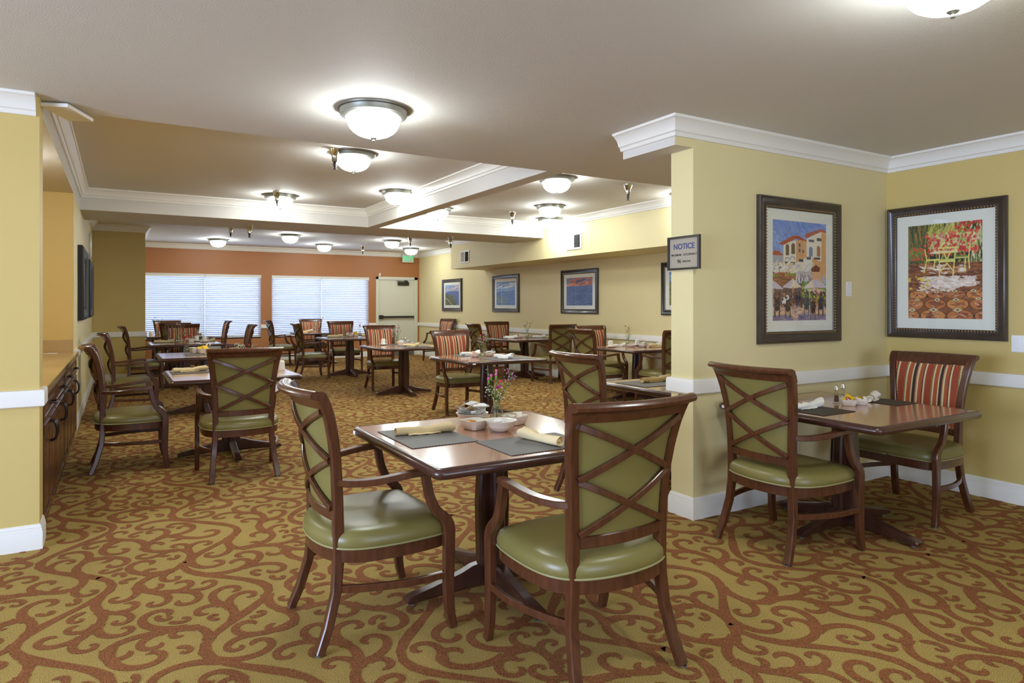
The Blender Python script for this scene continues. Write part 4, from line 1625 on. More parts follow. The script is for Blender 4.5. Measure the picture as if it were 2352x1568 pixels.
    for x, y, c in ((0.09, 0.83, L_(46, 36, 44)), (0.28, 0.84, L_(60, 44, 44)), (0.62, 0.82, L_(46, 48, 66)), (0.74, 0.86, L_(62, 40, 36)), (0.89, 0.82, L_(46, 54, 84)), (0.42, 0.77, L_(58, 48, 60)), (0.48, 0.77, L_(56, 46, 62))):
        k_ = 0.6 if y < 0.8 else 1.0
        p.ell(x, y, 0.052 * k_, 0.07 * k_, c)
        p.ell(x, y - 0.075 * k_, 0.02 * k_ + 0.004, 0.018 * k_ + 0.003, L_(150, 100, 76))
        for q in (-0.04, 0.04):
            p.rect(x + q - 0.008, x + q + 0.008, y, y + 0.13 * k_, L_(52, 36, 34))
    p.ell(0.21, 0.80, 0.035, 0.045, L_(232, 226, 224))
    p.ell(0.21, 0.745, 0.026, 0.024, L_(196, 140, 80))
    p.ell(0.27, 0.765, 0.03, 0.025, L_(222, 224, 232))
    p.strokes(240, 0.0, 1, 0.70, 0.86, [L_(58, 44, 48), L_(120, 84, 66), L_(78, 62, 70)], 0.010, 0.012, 0, 1.5)
    p.grain(0.03)
    return p


def garden():
    L_ = lin
    p = Paint(150, 205, L_(38, 46, 28))
    p.strokes(900, 0, 1, 0, 0.44, [L_(34, 44, 26), L_(60, 80, 36), L_(104, 122, 50), L_(150, 152, 74), L_(26, 30, 24)], 0.07, 0.010, 1.4, 0.5)
    p.strokes(160, 0.3, 0.75, 0, 0.2, [L_(180, 176, 84), L_(206, 190, 92), L_(120, 130, 50)], 0.08, 0.009, 2.2, 0.4)
    p.strokes(120, 0.02, 0.28, 0.05, 0.3, [L_(64, 76, 40), L_(150, 116, 60), L_(88, 100, 48)], 0.09, 0.008, 1.5, 0.2)
    p.strokes(140, 0.85, 1, 0, 0.45, [L_(190, 190, 130), L_(40, 48, 28), L_(96, 112, 52), L_(216, 210, 160)], 0.09, 0.012, 1.7, 0.3)
    p.strokes(800, 0.30, 0.92, 0.12, 0.30, [L_(214, 208, 132), L_(226, 196, 150), L_(196, 196, 104), L_(168, 172, 84), L_(216, 150, 130)], 0.022, 0.012, 0, 2)
    p.strokes(150, 0.24, 0.95, 0.10, 0.34, [L_(206, 66, 50), L_(222, 92, 70), L_(196, 50, 48)], 0.018, 0.012, 0, 2)
    p.strokes(60, 0.65, 1, 0, 0.1, [L_(206, 60, 50), L_(190, 52, 44)], 0.014, 0.012, 0, 2)
    p.ell(0.74, 0.275, 0.05, 0.025, L_(200, 56, 44))
    p.ell(0.10, 0.36, 0.09, 0.05, L_(84, 88, 50))
    p.strokes(160, 0, 0.22, 0.25, 0.37, [L_(206, 80, 54), L_(96, 116, 50), L_(128, 140, 60)], 0.020, 0.012, 0, 2)
    gr = p.v > 0.42
    p.a[gr] = L_(136, 82, 46)
    p.strokes(700, 0, 1, 0.42, 0.78, [L_(124, 70, 40), L_(150, 92, 52), L_(98, 56, 36), L_(170, 112, 70)], 0.07, 0.008, 0, 0.15)
    p.strokes(170, 0.22, 0.9, 0.56, 0.66, [L_(238, 226, 214), L_(226, 206, 190)], 0.055, 0.008, 0, 0.12)
    p.strokes(80, 0.15, 0.7, 0.64, 0.74, [L_(238, 226, 214), L_(222, 196, 176)], 0.035, 0.007, 0, 0.3)
    p.strokes(40, 0.20, 0.75, 0.44, 0.52, [L_(240, 232, 216), L_(200, 150, 110)], 0.04, 0.007, 0, 0.15)
    p.strokes(14, 0, 0.3, 0.55, 0.72, [L_(222, 190, 70)], 0.025, 0.010, 0, 0.5)
    # octagonal tiles in the foreground
    for row, (y, ry) in enumerate(((0.745, 0.040), (0.845, 0.055), (0.965, 0.060))):
        rx = (0.125, 0.145, 0.175)[row]
        for k_ in range(-1, 5):
            x = 0.53 + (k_ - 1.5) * 2.04 * rx + (rx if row != 1 else 0) * 0
            if row == 1:
                x += 0.0
            p.ell(x, y, rx * 1.02, ry * 1.06, L_(54, 38, 34))
            p.ell(x, y, rx * 0.96, ry, L_(188, 116, 62) if (k_ + row) % 3 else L_(206, 136, 60))
            p.strokes(16, x - rx * 0.5, x + rx * 0.5, y - ry * 0.5, y + ry * 0.5, [L_(160, 92, 60), L_(128, 70, 48), L_(206, 146, 100)], rx * 0.3, ry * 0.14, 0, 0.3)
    for x, y, s in ((0.41, 0.80, 0.06), (0.66, 0.80, 0.06), (0.13, 0.80, 0.05), (0.94, 0.79, 0.05), (0.36, 0.905, 0.075), (0.68, 0.905, 0.075), (0.06, 0.905, 0.065), (0.40, 0.715, 0.05), (0.64, 0.71, 0.05), (0.88, 0.71, 0.05)):
        p.poly([(x - s, y), (x, y - s * 0.42), (x + s, y), (x, y + s * 0.42)], L_(60, 46, 40))
        p.poly([(x - s * 0.85, y), (x, y - s * 0.35), (x + s * 0.85, y), (x, y + s * 0.35)], L_(224, 200, 148))
        p.ell(x, y, s * 0.3, s * 0.14, L_(110, 86, 60))
    ch = L_(232, 216, 120)
    w_ = 0.008
    p.ell(0.50, 0.305, 0.19, 0.014, L_(232, 224, 190))
    p.rect(0.45, 0.64, 0.375, 0.395, L_(196, 206, 110))
    p.line([(0.43, 0.26), (0.66, 0.26), (0.64, 0.31), (0.44, 0.31), (0.43, 0.26)], w_, ch)
    p.line([(0.44, 0.30), (0.44, 0.56)], w_, ch)
    p.line([(0.65, 0.28), (0.62, 0.56)], w_, ch)
    p.line([(0.44, 0.40), (0.64, 0.40)], w_ * 1.4, ch)
    p.line([(0.50, 0.31), (0.53, 0.37)], w_, ch)
    p.line([(0.58, 0.31), (0.55, 0.37)], w_, ch)
    p.line([(0.46, 0.50), (0.54, 0.42), (0.62, 0.50)], w_ * 0.8, ch)
    p.line([(0.24, 0.27), (0.27, 0.38), (0.43, 0.38)], w_, ch)
    p.line([(0.27, 0.38), (0.23, 0.51)], w_, ch)
    p.line([(0.38, 0.38), (0.36, 0.48)], w_, ch)
    p.line([(0.84, 0.24), (0.82, 0.37), (0.66, 0.37)], w_, ch)
    p.line([(0.82, 0.37), (0.83, 0.48)], w_, ch)
    p.line([(0.78, 0.37), (0.77, 0.50)], w_, ch)
    p.rect(0.66, 0.81, 0.35, 0.366, L_(118, 150, 60))
    p.grain(0.03)
    return p


def landscape(kind):
    L_ = lin
    p = Paint(84, 60, L_(110, 140, 190))
    t = p.v[..., None]
    if kind == 'sunset':
        p.a[:] = np.array(L_(120, 150, 190)) * (1 - t) + np.array(L_(70, 88, 140)) * t
        p.strokes(60, 0.1, 1, 0.0, 0.3, [L_(214, 116, 88), L_(190, 100, 90), L_(86, 98, 150), L_(150, 160, 180)], 0.14, 0.02, -0.5, 0.3)
        p.strokes(40, 0, 1, 0.2, 0.30, [L_(226, 140, 84), L_(176, 96, 76), L_(236, 164, 100)], 0.14, 0.014, -0.08, 0.1)
        p.poly([(0, 0.31), (0.4, 0.30), (0.7, 0.28), (1, 0.31), (1, 1), (0, 1)], L_(74, 92, 140))
        p.strokes(120, 0, 1, 0.34, 1, [L_(66, 84, 132), L_(84, 104, 150), L_(52, 70, 116)], 0.12, 0.012, 0.02, 0.1)
    elif kind == 'coast':
        p.a[:] = np.array(L_(84, 130, 186)) * (1 - t) + np.array(L_(150, 180, 200)) * t
        p.strokes(40, 0, 1, 0.08, 0.3, [L_(230, 226, 220), L_(200, 210, 222)], 0.12, 0.012, 0, 0.2)
        p.poly([(0, 0.45), (0.3, 0.38), (0.5, 0.42), (1, 0.36), (1, 1), (0, 1)], L_(60, 96, 150))
        p.poly([(0, 0.60), (0.25, 0.55), (0.6, 0.8), (0.5, 1), (0, 1)], L_(96, 110, 70))
        p.strokes(100, 0, 1, 0.4, 1, [L_(70, 108, 160), L_(90, 124, 170)], 0.10, 0.010, 0, 0.1)
    elif kind == 'valley':
        p.a[:] = np.array(L_(120, 156, 206)) * (1 - t) + np.array(L_(200, 190, 196)) * t
        p.strokes(50, 0, 1, 0.04, 0.26, [L_(170, 176, 196), L_(228, 182, 150), L_(120, 136, 176), L_(226, 206, 190)], 0.14, 0.016, -0.1, 0.2)
        p.poly([(0, 0.38), (0.25, 0.32), (0.6, 0.30), (1, 0.34), (1, 1), (0, 1)], L_(84, 100, 158))
        p.poly([(0, 0.42), (0.3, 0.46), (0.55, 0.58), (0.75, 0.75), (0.8, 1), (0, 1)], L_(70, 80, 66))
        p.strokes(120, 0, 0.7, 0.5, 1, [L_(60, 72, 56), L_(92, 100, 62), L_(80, 76, 60)], 0.06, 0.014, 0.5, 0.3)
        p.line([(0.0, 0.62), (0.25, 0.76), (0.5, 0.98)], 0.012, L_(190, 188, 92), 0.65)
    else:
        p.a[:] = np.array(L_(74, 130, 200)) * (1 - t) + np.array(L_(160, 190, 214)) * t
        p.strokes(30, 0, 1, 0.1, 0.24, [L_(222, 224, 224), L_(150, 180, 206)], 0.10, 0.02, 0, 0.3)
        p.poly([(0, 0.30), (0.3, 0.26), (0.6, 0.34), (1, 0.30), (1, 1), (0, 1)], L_(116, 124, 74))
        p.strokes(220, 0, 1, 0.3, 1, [L_(128, 132, 70), L_(96, 106, 66), L_(150, 130, 74), L_(84, 96, 90)], 0.06, 0.02, 0.6, 0.4)
    p.grain(0.03)
    return p


picture('tall framed painting of cafe umbrellas below cream villas, on short wall', (4.31, Y2, 1.652), 0, 0.94, 1.05, 0.085, 0.075, 0.078, cafe(), 'frame_brown')
picture('framed painting of yellow garden chairs on a tiled patio, right corner wall', (X3, 2.672, 1.664), -PI / 2, 0.85, 1.04, 0.075, 0.085, 0.080, garden(), 'frame_brown')
picture('framed green valley landscape nearest the exit door on right wall', (XR, 15.40, 1.665), -PI / 2, 1.16, 0.825, 0.085, 0.085, 0.068, landscape('valley'), 'frame_black')
picture('framed blue coast landscape, second from the exit door on right wall', (XR, 12.665, 1.665), -PI / 2, 1.16, 0.825, 0.085, 0.085, 0.068, landscape('coast'), 'frame_black')
picture('framed red sunset seascape on the right wall', (XR, 9.94, 1.658), -PI / 2, 1.15, 0.825, 0.085, 0.085, 0.068, landscape('sunset'), 'frame_black')
picture('framed hillside landscape half hidden by the yellow wall end', (XR, 7.19, 1.660), -PI / 2, 1.15, 0.825, 0.085, 0.085, 0.068, landscape('hill'), 'frame_black')
picture('dark framed picture seen edge-on, nearer of two on left wall', (XL, 9.95, 1.667), PI / 2, 1.35, 0.89, 0.20, 0.03, 0.03, landscape('valley'), 'frame_matte', deep=1.8)
picture('dark framed picture seen edge-on, farther of two on left wall', (XL, 12.1, 1.65), PI / 2, 1.35, 0.86, 0.20, 0.03, 0.03, landscape('coast'), 'frame_matte', deep=1.8)
m = MB()
m.lathe([(0, 0), (0.205, 0), (0.205, 0.02), (0.185, 0.034), (0.0, 0.036)], n=40, caps=False)
m.v = [(z, x, y) for x, y, z in m.v]
o = m.build('wall_disc', 'trim_white', smooth=35, loc=(XL, 12.75, 2.37))
tag(o, 'round white wall fitting high on left wall above the dark frames', 'fitting')

# notice sign on the wall end
sg = thing('notice_sign', 'black framed maximum occupancy notice on the yellow wall end', 'sign', (X2, 3.190, 1.748), -PI / 2)
tmp = MB()
w_, h_ = 0.285, 0.222
tmp.mould([(-w_ / 2, -h_ / 2), (w_ / 2, -h_ / 2), (w_ / 2, h_ / 2), (-w_ / 2, h_ / 2)], [(0, 0), (0, 0.020), (0.003, 0.022), (0.012, 0.022), (0.014, 0.012), (0.014, 0)], closed=True)
tmp.v = [(x, -z, y) for x, y, z in tmp.v]
tmp.build('frame', 'frame_black', sg)
m = MB()
m.box(-w_ / 2 + 0.008, w_ / 2 - 0.008, -0.008, -0.002, -h_ / 2 + 0.008, h_ / 2 - 0.008)
m.build('sheet', 'paper_sign', sg)
R_ = (PI / 2, 0, 0)
text('NOTICE', 0.052, sg, (0, -0.0085, 0.042), R_, 'ink_blue', 0.0012)
text('MAXIMUM   OCCUPANCY', 0.0195, sg, (0, -0.0085, -0.012), R_, 'ink_grey', 0.0004)
text('96', 0.034, sg, (-0.043, -0.0085, -0.055), R_, 'ink_grey', 0.0008)
text('PERSONS', 0.018, sg, (0.023, -0.0085, -0.057), R_, 'ink_grey', 0.0003)
m = MB()
m.box(-w_ / 2 + 0.01, w_ / 2 - 0.01, -0.0118, -0.0108, -h_ / 2 + 0.01, h_ / 2 - 0.01)
m.build('glazing', 'picture_glass', sg)


def vent(label, y):
    r = thing('wall_vent', label, 'vent', (XS, y, 2.462), -PI / 2, 'white air vents on the duct')
    a, b = 0.212, 0.137
    tmp = MB()
    tmp.mould([(-a, -b), (a, -b), (a, b), (-a, b)], [(0, 0), (0, 0.008), (0.006, 0.014), (0.030, 0.014), (0.034, 0.006), (0.034, 0)], closed=True)
    tmp.v = [(x, -z, y) for x, y, z in tmp.v]
    tmp.box(-0.01, 0.01, -0.014, 0, -b, b)
    tmp.build('vent_frame', 'switch_white', r)
    m = MB()
    m.box(-a + 0.02, a - 0.02, -0.003, -0.001, -b + 0.02, b - 0.02)
    m.build('duct_back', 'vent_dark', r)
    me = None
    for s in (-1, 1):
        m = MB()
        for q in range(12):
            x = s * (0.018 + 0.0135 * q)
            d = 0.006
            m.add([(x - d, -0.004 if s > 0 else -0.012, -b + 0.03), (x + d, -0.012 if s > 0 else -0.004, -b + 0.03), (x + d, -0.012 if s > 0 else -0.004, b - 0.03), (x - d, -0.004 if s > 0 else -0.012, b - 0.03)], [(0, 1, 2, 3)])
        o = m.build('louvers', 'switch_white', r, fix=False)
        o['kind'] = 'stuff'


vent('white air vent at far end of the yellow duct', 12.96)
vent('white air vent nearer on the yellow duct, below bright lamp', 8.935)


def plate(name, label, cat, loc, rz, w, h, kind):
    r = thing(name, label, cat, loc, rz)
    m = MB()
    m.box(-w / 2, w / 2, -0.006, 0, -h / 2, h / 2, 0.003)
    m.build('cover_plate', 'switch_white', r)
    if kind == 'switch':
        m = MB()
        m.box(-0.017, 0.017, -0.011, -0.005, -0.034, 0.034, 0.002)
        m.build('rocker', 'switch_white', r)
    elif kind == 'outlet':
        for q in (-0.02, 0.02):
            m = MB()
            m.box(-0.014, 0.014, -0.009, -0.005, q - 0.013, q + 0.013, 0.002)
            m.build('socket', 'switch_white', r)
    else:
        m = MB()
        for q in (-h / 2 + 0.018, h / 2 - 0.018):
            m.box(-0.003, 0.003, -0.0075, -0.005, q - 0.003, q + 0.003)
        m.build('screw', 'glide_metal', r)


plate('blank_plate', 'tall blank white plate between the two near pictures', 'plate', (4.914, Y2, 1.528), 0, 0.072, 0.118, 'blank')
plate('light_switch', 'white rocker light switch below the garden picture at right edge', 'switch', (X3, 2.19, 1.13), -PI / 2, 0.078, 0.120, 'switch')
plate('wall_outlet', 'white outlet low on short wall behind the corner table', 'outlet', (4.262, Y2, 0.345), 0, 0.07, 0.115, 'outlet')
plate('wall_outlet', 'white outlet low on left wall beyond the cabinets', 'outlet', (XL, 9.9, 0.40), PI / 2, 0.07, 0.115, 'outlet')

# ------------------------------------------------------------------ things on the tables
ZT = TZ + 0.0009
TD = dict(T0='front table', TR='corner table', TL1='near left table', TL2='second left-row table', TL3='third left-row table', TL4='table under left window',
          FW='table under right window', M1='middle-row table before right window', M2='middle-row table before cream door', M3='middle table behind front table',
          RW1='farthest right-wall table', RW2='table below second landscape', RW3='table below sunset picture', RN='table behind the wall end')


def at(t, x, y, z=ZT):
    return (TABS[t][0] + x, TABS[t][1] + y, z)


def placemat(t, x0, x1, y0, y1, label, m_='placemat_grey'):
    m = MB()
    a, b = (x1 - x0) / 2, (y1 - y0) / 2
    m.box(-a, a, -b, b, 0, 0.0028, 0.001)
    o = m.build('placemat', m_, loc=at(t, (x0 + x1) / 2, (y0 + y1) / 2))
    return tag(o, label, 'placemat', None)


ZM = ZT + 0.0029


def napkin(t, x, y, ang, label, L=0.27, r=0.023, m_='napkin_tan', ring=False, z=ZM, seed=0):
    rg = np.random.default_rng(seed + 17)
    m = MB()
    P = []
    N, K = 22, 18
    for i in range(N):
        t_ = i / (N - 1)
        s = (t_ - 0.5) * L
        flare = 1.0 + 0.42 * max(0, (t_ - 0.62) / 0.38) ** 1.3 - 0.18 * math.exp(-((t_ - 0.58) / 0.08) ** 2)
        rr = r * flare * (0.92 + 0.05 * math.sin(9 * t_ + seed))
        bend = 0.010 * math.sin(PI * t_ + seed)
        row = []
        for j in range(K):
            q = 2 * PI * j / K
            fold = 1 + 0.07 * math.sin(3 * q + 5 * t_ + seed) + 0.05 * math.sin(5 * q - 7 * t_) * t_
            if i in (0, N - 1):
                fold *= 0.96
            px = s + (0.010 * math.sin(2 * q + seed) if i == N - 1 else 0)
            row.append((px, rr * fold * math.cos(q) * 1.1 + bend, max(0.0004, rr * 0.92 + rr * fold * 0.92 * math.sin(q))))
        P.append(row)
    # ends folded in
    for sgn, base in ((-1, P[0]), (1, P[-1])):
        inner = [((p[0] - sgn * 0.012), (p[1] * 0.55), 0.45 * p[2] + 0.55 * r * 0.9) for p in base]
        core = [((p[0] - sgn * 0.004), (p[1] * 0.25), 0.2 * p[2] + 0.8 * r * 0.9) for p in base]
        if sgn < 0:
            P = [core, inner] + P
        else:
            P = P + [inner, core]
    m.grid(P, closed_u=True)
    b = len(P[0])
    m.f.append(tuple(range(b)))
    m.f.append(tuple((len(P) - 1) * b + j for j in range(b - 1, -1, -1)))
    m.m += [0, 0]
    # a loose corner of cloth lying flat along the roll
    e = [(-0.30 * L, -r * 1.0), (-0.22 * L, -r * 1.65), (-0.1 * L, -r * 1.3), (0.0, -r * 1.9), (0.08 * L, -r * 1.45), (0.2 * L, -r * 1.6), (0.28 * L, -r * 1.0)]
    v = [(x_, y_, 0.0015 + 0.004 * (k_ % 2)) for k_, (x_, y_) in enumerate(e)] + [(x_, -r * 0.55, 0.010) for x_, y_ in e]
    n = len(e)
    m.add(v, [(i, i + 1, n + i + 1, n + i) for i in range(n - 1)])
    o = m.build('napkin_roll', m_, loc=at(t, x, y, z), rz=ang, smooth=70)
    tag(o, label, 'napkin', 'rolled cloth napkins')
    if ring:
        m = MB()
        for d in (-0.012, -0.004):
            m.tube([(-0.22 * L + d, r * 1.12 * math.cos(q), r * 0.92 + r * 1.0 * math.sin(q)) for q in np.linspace(0, 2 * PI, 18)], 0.0018, 5)
        m.build('twine', 'twine', o)
    return o


def vase_thing(t, x, y, label):
    r = thing('bud_vase', label, 'vase', at(t, x, y), 0, 'clear glass bud vases')
    m = MB()
    m.lathe([(0.0, 0.003), (0.034, 0.0), (0.038, 0.006), (0.039, 0.022), (0.037, 0.044), (0.031, 0.066), (0.0235, 0.086), (0.0190, 0.100), (0.0185, 0.110), (0.0205, 0.119), (0.0225, 0.122),
             (0.0205, 0.1215), (0.0165, 0.110), (0.0168, 0.100), (0.021, 0.086), (0.0285, 0.066), (0.0345, 0.044), (0.0362, 0.022), (0.034, 0.010), (0.0, 0.008)], n=28, caps=False)
    m.build('vessel', 'vase_glass', r, smooth=70)
    m = MB()
    for k_ in range(9):
        q = k_ * 2 * PI / 9
        m.tube([(rr * math.cos(q + tw), rr * math.sin(q + tw), z) for rr, z, tw in ((0.0395, 0.012, 0), (0.039, 0.03, 0.1), (0.0345, 0.055, 0.2), (0.026, 0.08, 0.3), (0.020, 0.098, 0.4))], 0.0011, 4)
    m.build('relief', 'vase_glass', r, smooth=180)
    return r


def bloom_mesh(size, m_, seed):
    rg = np.random.default_rng(seed)
    m = MB()
    for lay in range(4):
        n = 18
        R0, R1 = 0.15 * size, size * (1.0 - 0.2 * lay)
        zc = size * (0.05 + 0.20 * lay)
        A = []
        for rr, dz in ((R0, -0.25 * size), (0.6 * R1, 0.0), (R1, 0.14 * size)):
            A.append([(rr * (1 + 0.12 * rg.normal()) * math.cos(q), rr * (1 + 0.12 * rg.normal()) * math.sin(q), zc + dz + 0.12 * size * (rr / size) * (1 if j % 2 else -1))
                      for j, q in enumerate(np.linspace(0, 2 * PI, n, endpoint=False))])
        m.grid(A, closed_u=True)
    return m.mesh('bloom', m_, 60)


BLOOM = {}
for k_ in ('petal_pink', 'petal_rose', 'petal_pale', 'petal_lilac'):
    BLOOM[k_] = bloom_mesh(1.0, k_, len(BLOOM) + 2)


def add_bloom(parent, p, size, m_, tilt=(0, 0, 0)):
    o = link('bloom', BLOOM[m_], parent, p)
    o.scale = (size, size, size)
    o.rotation_euler = tilt
    cal = MB()
    cal.lathe([(0.0, -0.95 * size), (0.16 * size, -0.9 * size), (0.30 * size, -0.45 * size), (0.26 * size, -0.05 * size), (0, 0)], p, 8, caps=False)
    cal.build('calyx', 'bud_green', parent, smooth=60)


def leaf_mesh():
    m = MB()
    v = [(0, 0, 0), (0.3, 0.16, 0.03), (0.65, 0.15, 0.03), (1, 0, -0.02), (0.65, -0.15, 0.03), (0.3, -0.16, 0.03), (0.5, 0, -0.01)]
    m.add(v, [(0, 6, 1), (1, 6, 2), (2, 6, 3), (3, 6, 4), (4, 6, 5), (5, 6, 0)])
    return m.mesh('leaf', 'leaf_green', 60)


LEAF = leaf_mesh()


def bouquet(t, x, y, label, blooms, buds=(), gyp=0, leaves=(), small=(), seed=1, lying=False):
    # heights are measured from the table top
    rg = np.random.default_rng(seed)
    r = thing('flower_bouquet', label, 'flowers', at(t, x, y), 0, 'little bunches of flowers in the vases')
    st = MB()

    def stem(p, rad=0.0013):
        f = min(1.0, 0.014 / (math.hypot(p[0], p[1]) + 1e-6))
        neck = (p[0] * f * 0.8, p[1] * f * 0.8, 0.112)
        st.tube(spline([(-p[0] * 0.12, -p[1] * 0.12, 0.014), (p[0] * f * 0.3, p[1] * f * 0.3, 0.06), neck, (p[0] * 0.75, p[1] * 0.75, 0.112 + (p[2] - 0.112) * 0.6), p], 9), rad, 5)
    for p, size, m_ in blooms:
        stem((p[0], p[1], p[2] - size * 0.8))
        add_bloom(r, p, size, m_, (rg.normal() * 0.2, rg.normal() * 0.2, rg.uniform(0, 6)))
    for p, m_ in buds:
        stem((p[0], p[1], p[2] - 0.02))
        b = MB()
        b.lathe([(0, -0.024), (0.0045, -0.022), (0.0065, -0.010), (0.0055, 0.0)], p, 8)
        b.build('calyx', 'bud_green', r, smooth=60)
        b = MB()
        b.lathe([(0.0055, -0.001), (0.0085, 0.005), (0.0075, 0.011), (0.0, 0.015)], p, 9, caps=False)
        b.build('bud', m_, r, smooth=60)
    for p, d, s in leaves:
        stem((p[0] * 0.9, p[1] * 0.9, p[2]))
        for q in range(5):
            o = link('leaf', LEAF, r, (p[0] * (0.8 + 0.1 * q), p[1] * (0.8 + 0.1 * q), p[2] - 0.02 * (2 - q)))
            o.scale = (s, s, s)
            o.rotation_euler = (rg.uniform(-0.4, 0.4), rg.uniform(-0.9, 0.2), d + (1 if q % 2 else -1) * 1.2)
    if small:
        m = MB()
        for p, m_, n, sp in small:
            pass
        for p, m_, n, sp in small:
            m = MB()
            for _ in range(n):
                c_ = np.array(p) + rg.normal(0, sp, 3)
                s = 0.0032 + 0.002 * rg.random()
                m.add([(c_[0] + s, c_[1], c_[2]), (c_[0] - s, c_[1], c_[2]), (c_[0], c_[1] + s, c_[2]), (c_[0], c_[1] - s, c_[2]), (c_[0], c_[1], c_[2] + s), (c_[0], c_[1], c_[2] - s)],
                      [(0, 2, 4), (2, 1, 4), (1, 3, 4), (3, 0, 4), (2, 0, 5), (1, 2, 5), (3, 1, 5), (0, 3, 5)])
                st.tube([p, ((p[0] + c_[0]) / 2, (p[1] + c_[1]) / 2, (p[2] + c_[2]) / 2 + 0.004), tuple(c_)], 0.0006, 3)
            stem(p, 0.0010)
            o = m.build('small_blossoms', m_, r, fix=False)
            o['kind'] = 'stuff'
    if gyp:
        m = MB()
        for _ in range(gyp):
            a = rg.uniform(0, 2 * PI)
            rad = rg.uniform(0.03, 0.085)
            c_ = (rad * math.cos(a), rad * math.sin(a), rg.uniform(0.125, 0.215))
            s = rg.uniform(0.0028, 0.0048)
            m.add([(c_[0] + s, c_[1], c_[2]), (c_[0] - s, c_[1], c_[2]), (c_[0], c_[1] + s, c_[2]), (c_[0], c_[1] - s, c_[2]), (c_[0], c_[1], c_[2] + s), (c_[0], c_[1], c_[2] - s)],
                  [(0, 2, 4), (2, 1, 4), (1, 3, 4), (3, 0, 4), (2, 0, 5), (1, 2, 5), (3, 1, 5), (0, 3, 5)])
            st.tube([(c_[0] * 0.2, c_[1] * 0.2, 0.125), (c_[0] * 0.6, c_[1] * 0.6, c_[2] - 0.02), c_], 0.0006, 3)
        o = m.build('small_blossoms', 'petal_white', r, fix=False)
        o['kind'] = 'stuff'
    o = st.build('stems', 'stem_green', r, fix=False)
    o['kind'] = 'stuff'
    return r


def bowl(t, x, y, label, R=0.082, h=0.056, teal=False, z=ZT):
    r = thing('serving_bowl', label, 'bowl', at(t, x, y, z), 0, None)
    m = MB()
    m.lathe([(0.0, 0.002), (0.38 * R, 0.002), (0.42 * R, 0.0), (0.47 * R, 0.003), (0.66 * R, 0.20 * h), (0.84 * R, 0.55 * h), (0.93 * R, 0.88 * h), (1.0 * R, 0.97 * h), (1.0 * R, h), (0.95 * R, h),
             (0.90 * R, 0.90 * h), (0.80 * R, 0.58 * h), (0.62 * R, 0.25 * h), (0.40 * R, 0.10 * h), (0, 0.08 * h)], n=36, caps=False)
    m.build('bowl_body', 'ceramic', r, smooth=60)
    if teal:
        m = MB()
        for f_, zz in ((0.925, 0.925), (0.895, 0.86)):
            m.lathe([(f_ * R, zz * h), (f_ * R - 0.0018, zz * h - 0.004)], n=36, caps=False)
        m.build('teal_line', 'teal_line', r)
    return r


def sq_dish(t, x, y, label, a=0.052, h=0.045, ang=0.0, z=ZT):
    m = MB()
    R = []

    def sq(k_, zz):
        b, c_ = a * k_, a * k_ * 0.72
        return [(b, -c_, zz), (b, c_, zz), (c_, b, zz), (-c_, b, zz), (-b, c_, zz), (-b, -c_, zz), (-c_, -b, zz), (c_, -b, zz)]
    for k_, zz in ((0.70, 0.0), (0.76, 0.003), (0.97, h - 0.004), (1.0, h), (0.93, h), (0.90, h - 0.005), (0.70, 0.008)):
        R.append(sq(k_, zz))
    m.grid(R, closed_u=True)
    m.f.append(tuple(range(7, -1, -1)))
    m.f.append(tuple(48 + j for j in range(8)))
    m.m += [0, 0]
    o = m.build('square_dish', 'ceramic', loc=at(t, x, y, z), rz=ang, smooth=35)
    return tag(o, label, 'dish')


PK = {}


def packet_mesh(m_, s):
    key = (m_, s)
    if key not in PK:
        m = MB()
        a, b = 0.030 * s, 0.021 * s
        G0 = [[(-a + 2 * a * i / 4, -b + 2 * b * j / 3, 0.0022 * (1 - abs(i - 2) / 2.0) * (1 - abs(j - 1.5) / 1.5) + 0.0004) for j in range(4)] for i in range(5)]
        G1 = [[(p[0], p[1], -p[2]) for p in rw] for rw in G0]
        m.grid(G0)
        m.grid(G1, flip=True)
        PK[key] = m.mesh('sugar_packet', m_, 60)
    return PK[key]


def packets(t, x, y, n, rad, z0, label, mats, seed, s=1.0, cat='packet', stand=False):
    rg = np.random.default_rng(seed)
    for i in range(n):
        me = packet_mesh(mats[i % len(mats)], s)
        a = rg.uniform(0, 2 * PI)
        q = rad * math.sqrt(rg.random())
        o = link('sugar_packet', me, None, at(t, x + q * math.cos(a), y + q * math.sin(a), z0 + 0.0032 * i))
        o.rotation_euler = (rg.normal(0, 0.32), rg.normal(0, 0.32), rg.uniform(0, 6)) if not stand else (rg.normal(1.1, 0.2), rg.normal(0, 0.25), rg.normal(0.5, 0.3))
        tag(o, label, cat, label + ', heaped')


def creamers(t, x, y, n, rad, z0, label, seed):
    rg = np.random.default_rng(seed)
    if 'cr' not in PK:
        m = MB()
        m.lathe([(0, 0.0), (0.011, 0.0), (0.0145, 0.016), (0.017, 0.017), (0.017, 0.0185), (0.0, 0.0185)], n=14, caps=False)
        PK['cr'] = m.mesh('creamer_cup', 'creamer', 40)
    for i in range(n):
        a = 2 * PI * i / n + rg.uniform(0, 0.6)
        o = link('creamer_cup', PK['cr'], None, at(t, x + rad * math.cos(a), y + rad * math.sin(a), z0 + 0.004 * (i % 3)))
        o.rotation_euler = (rg.normal(0, 0.5), rg.normal(0, 0.5), 0)
        tag(o, label, 'creamer', label + ', heaped')


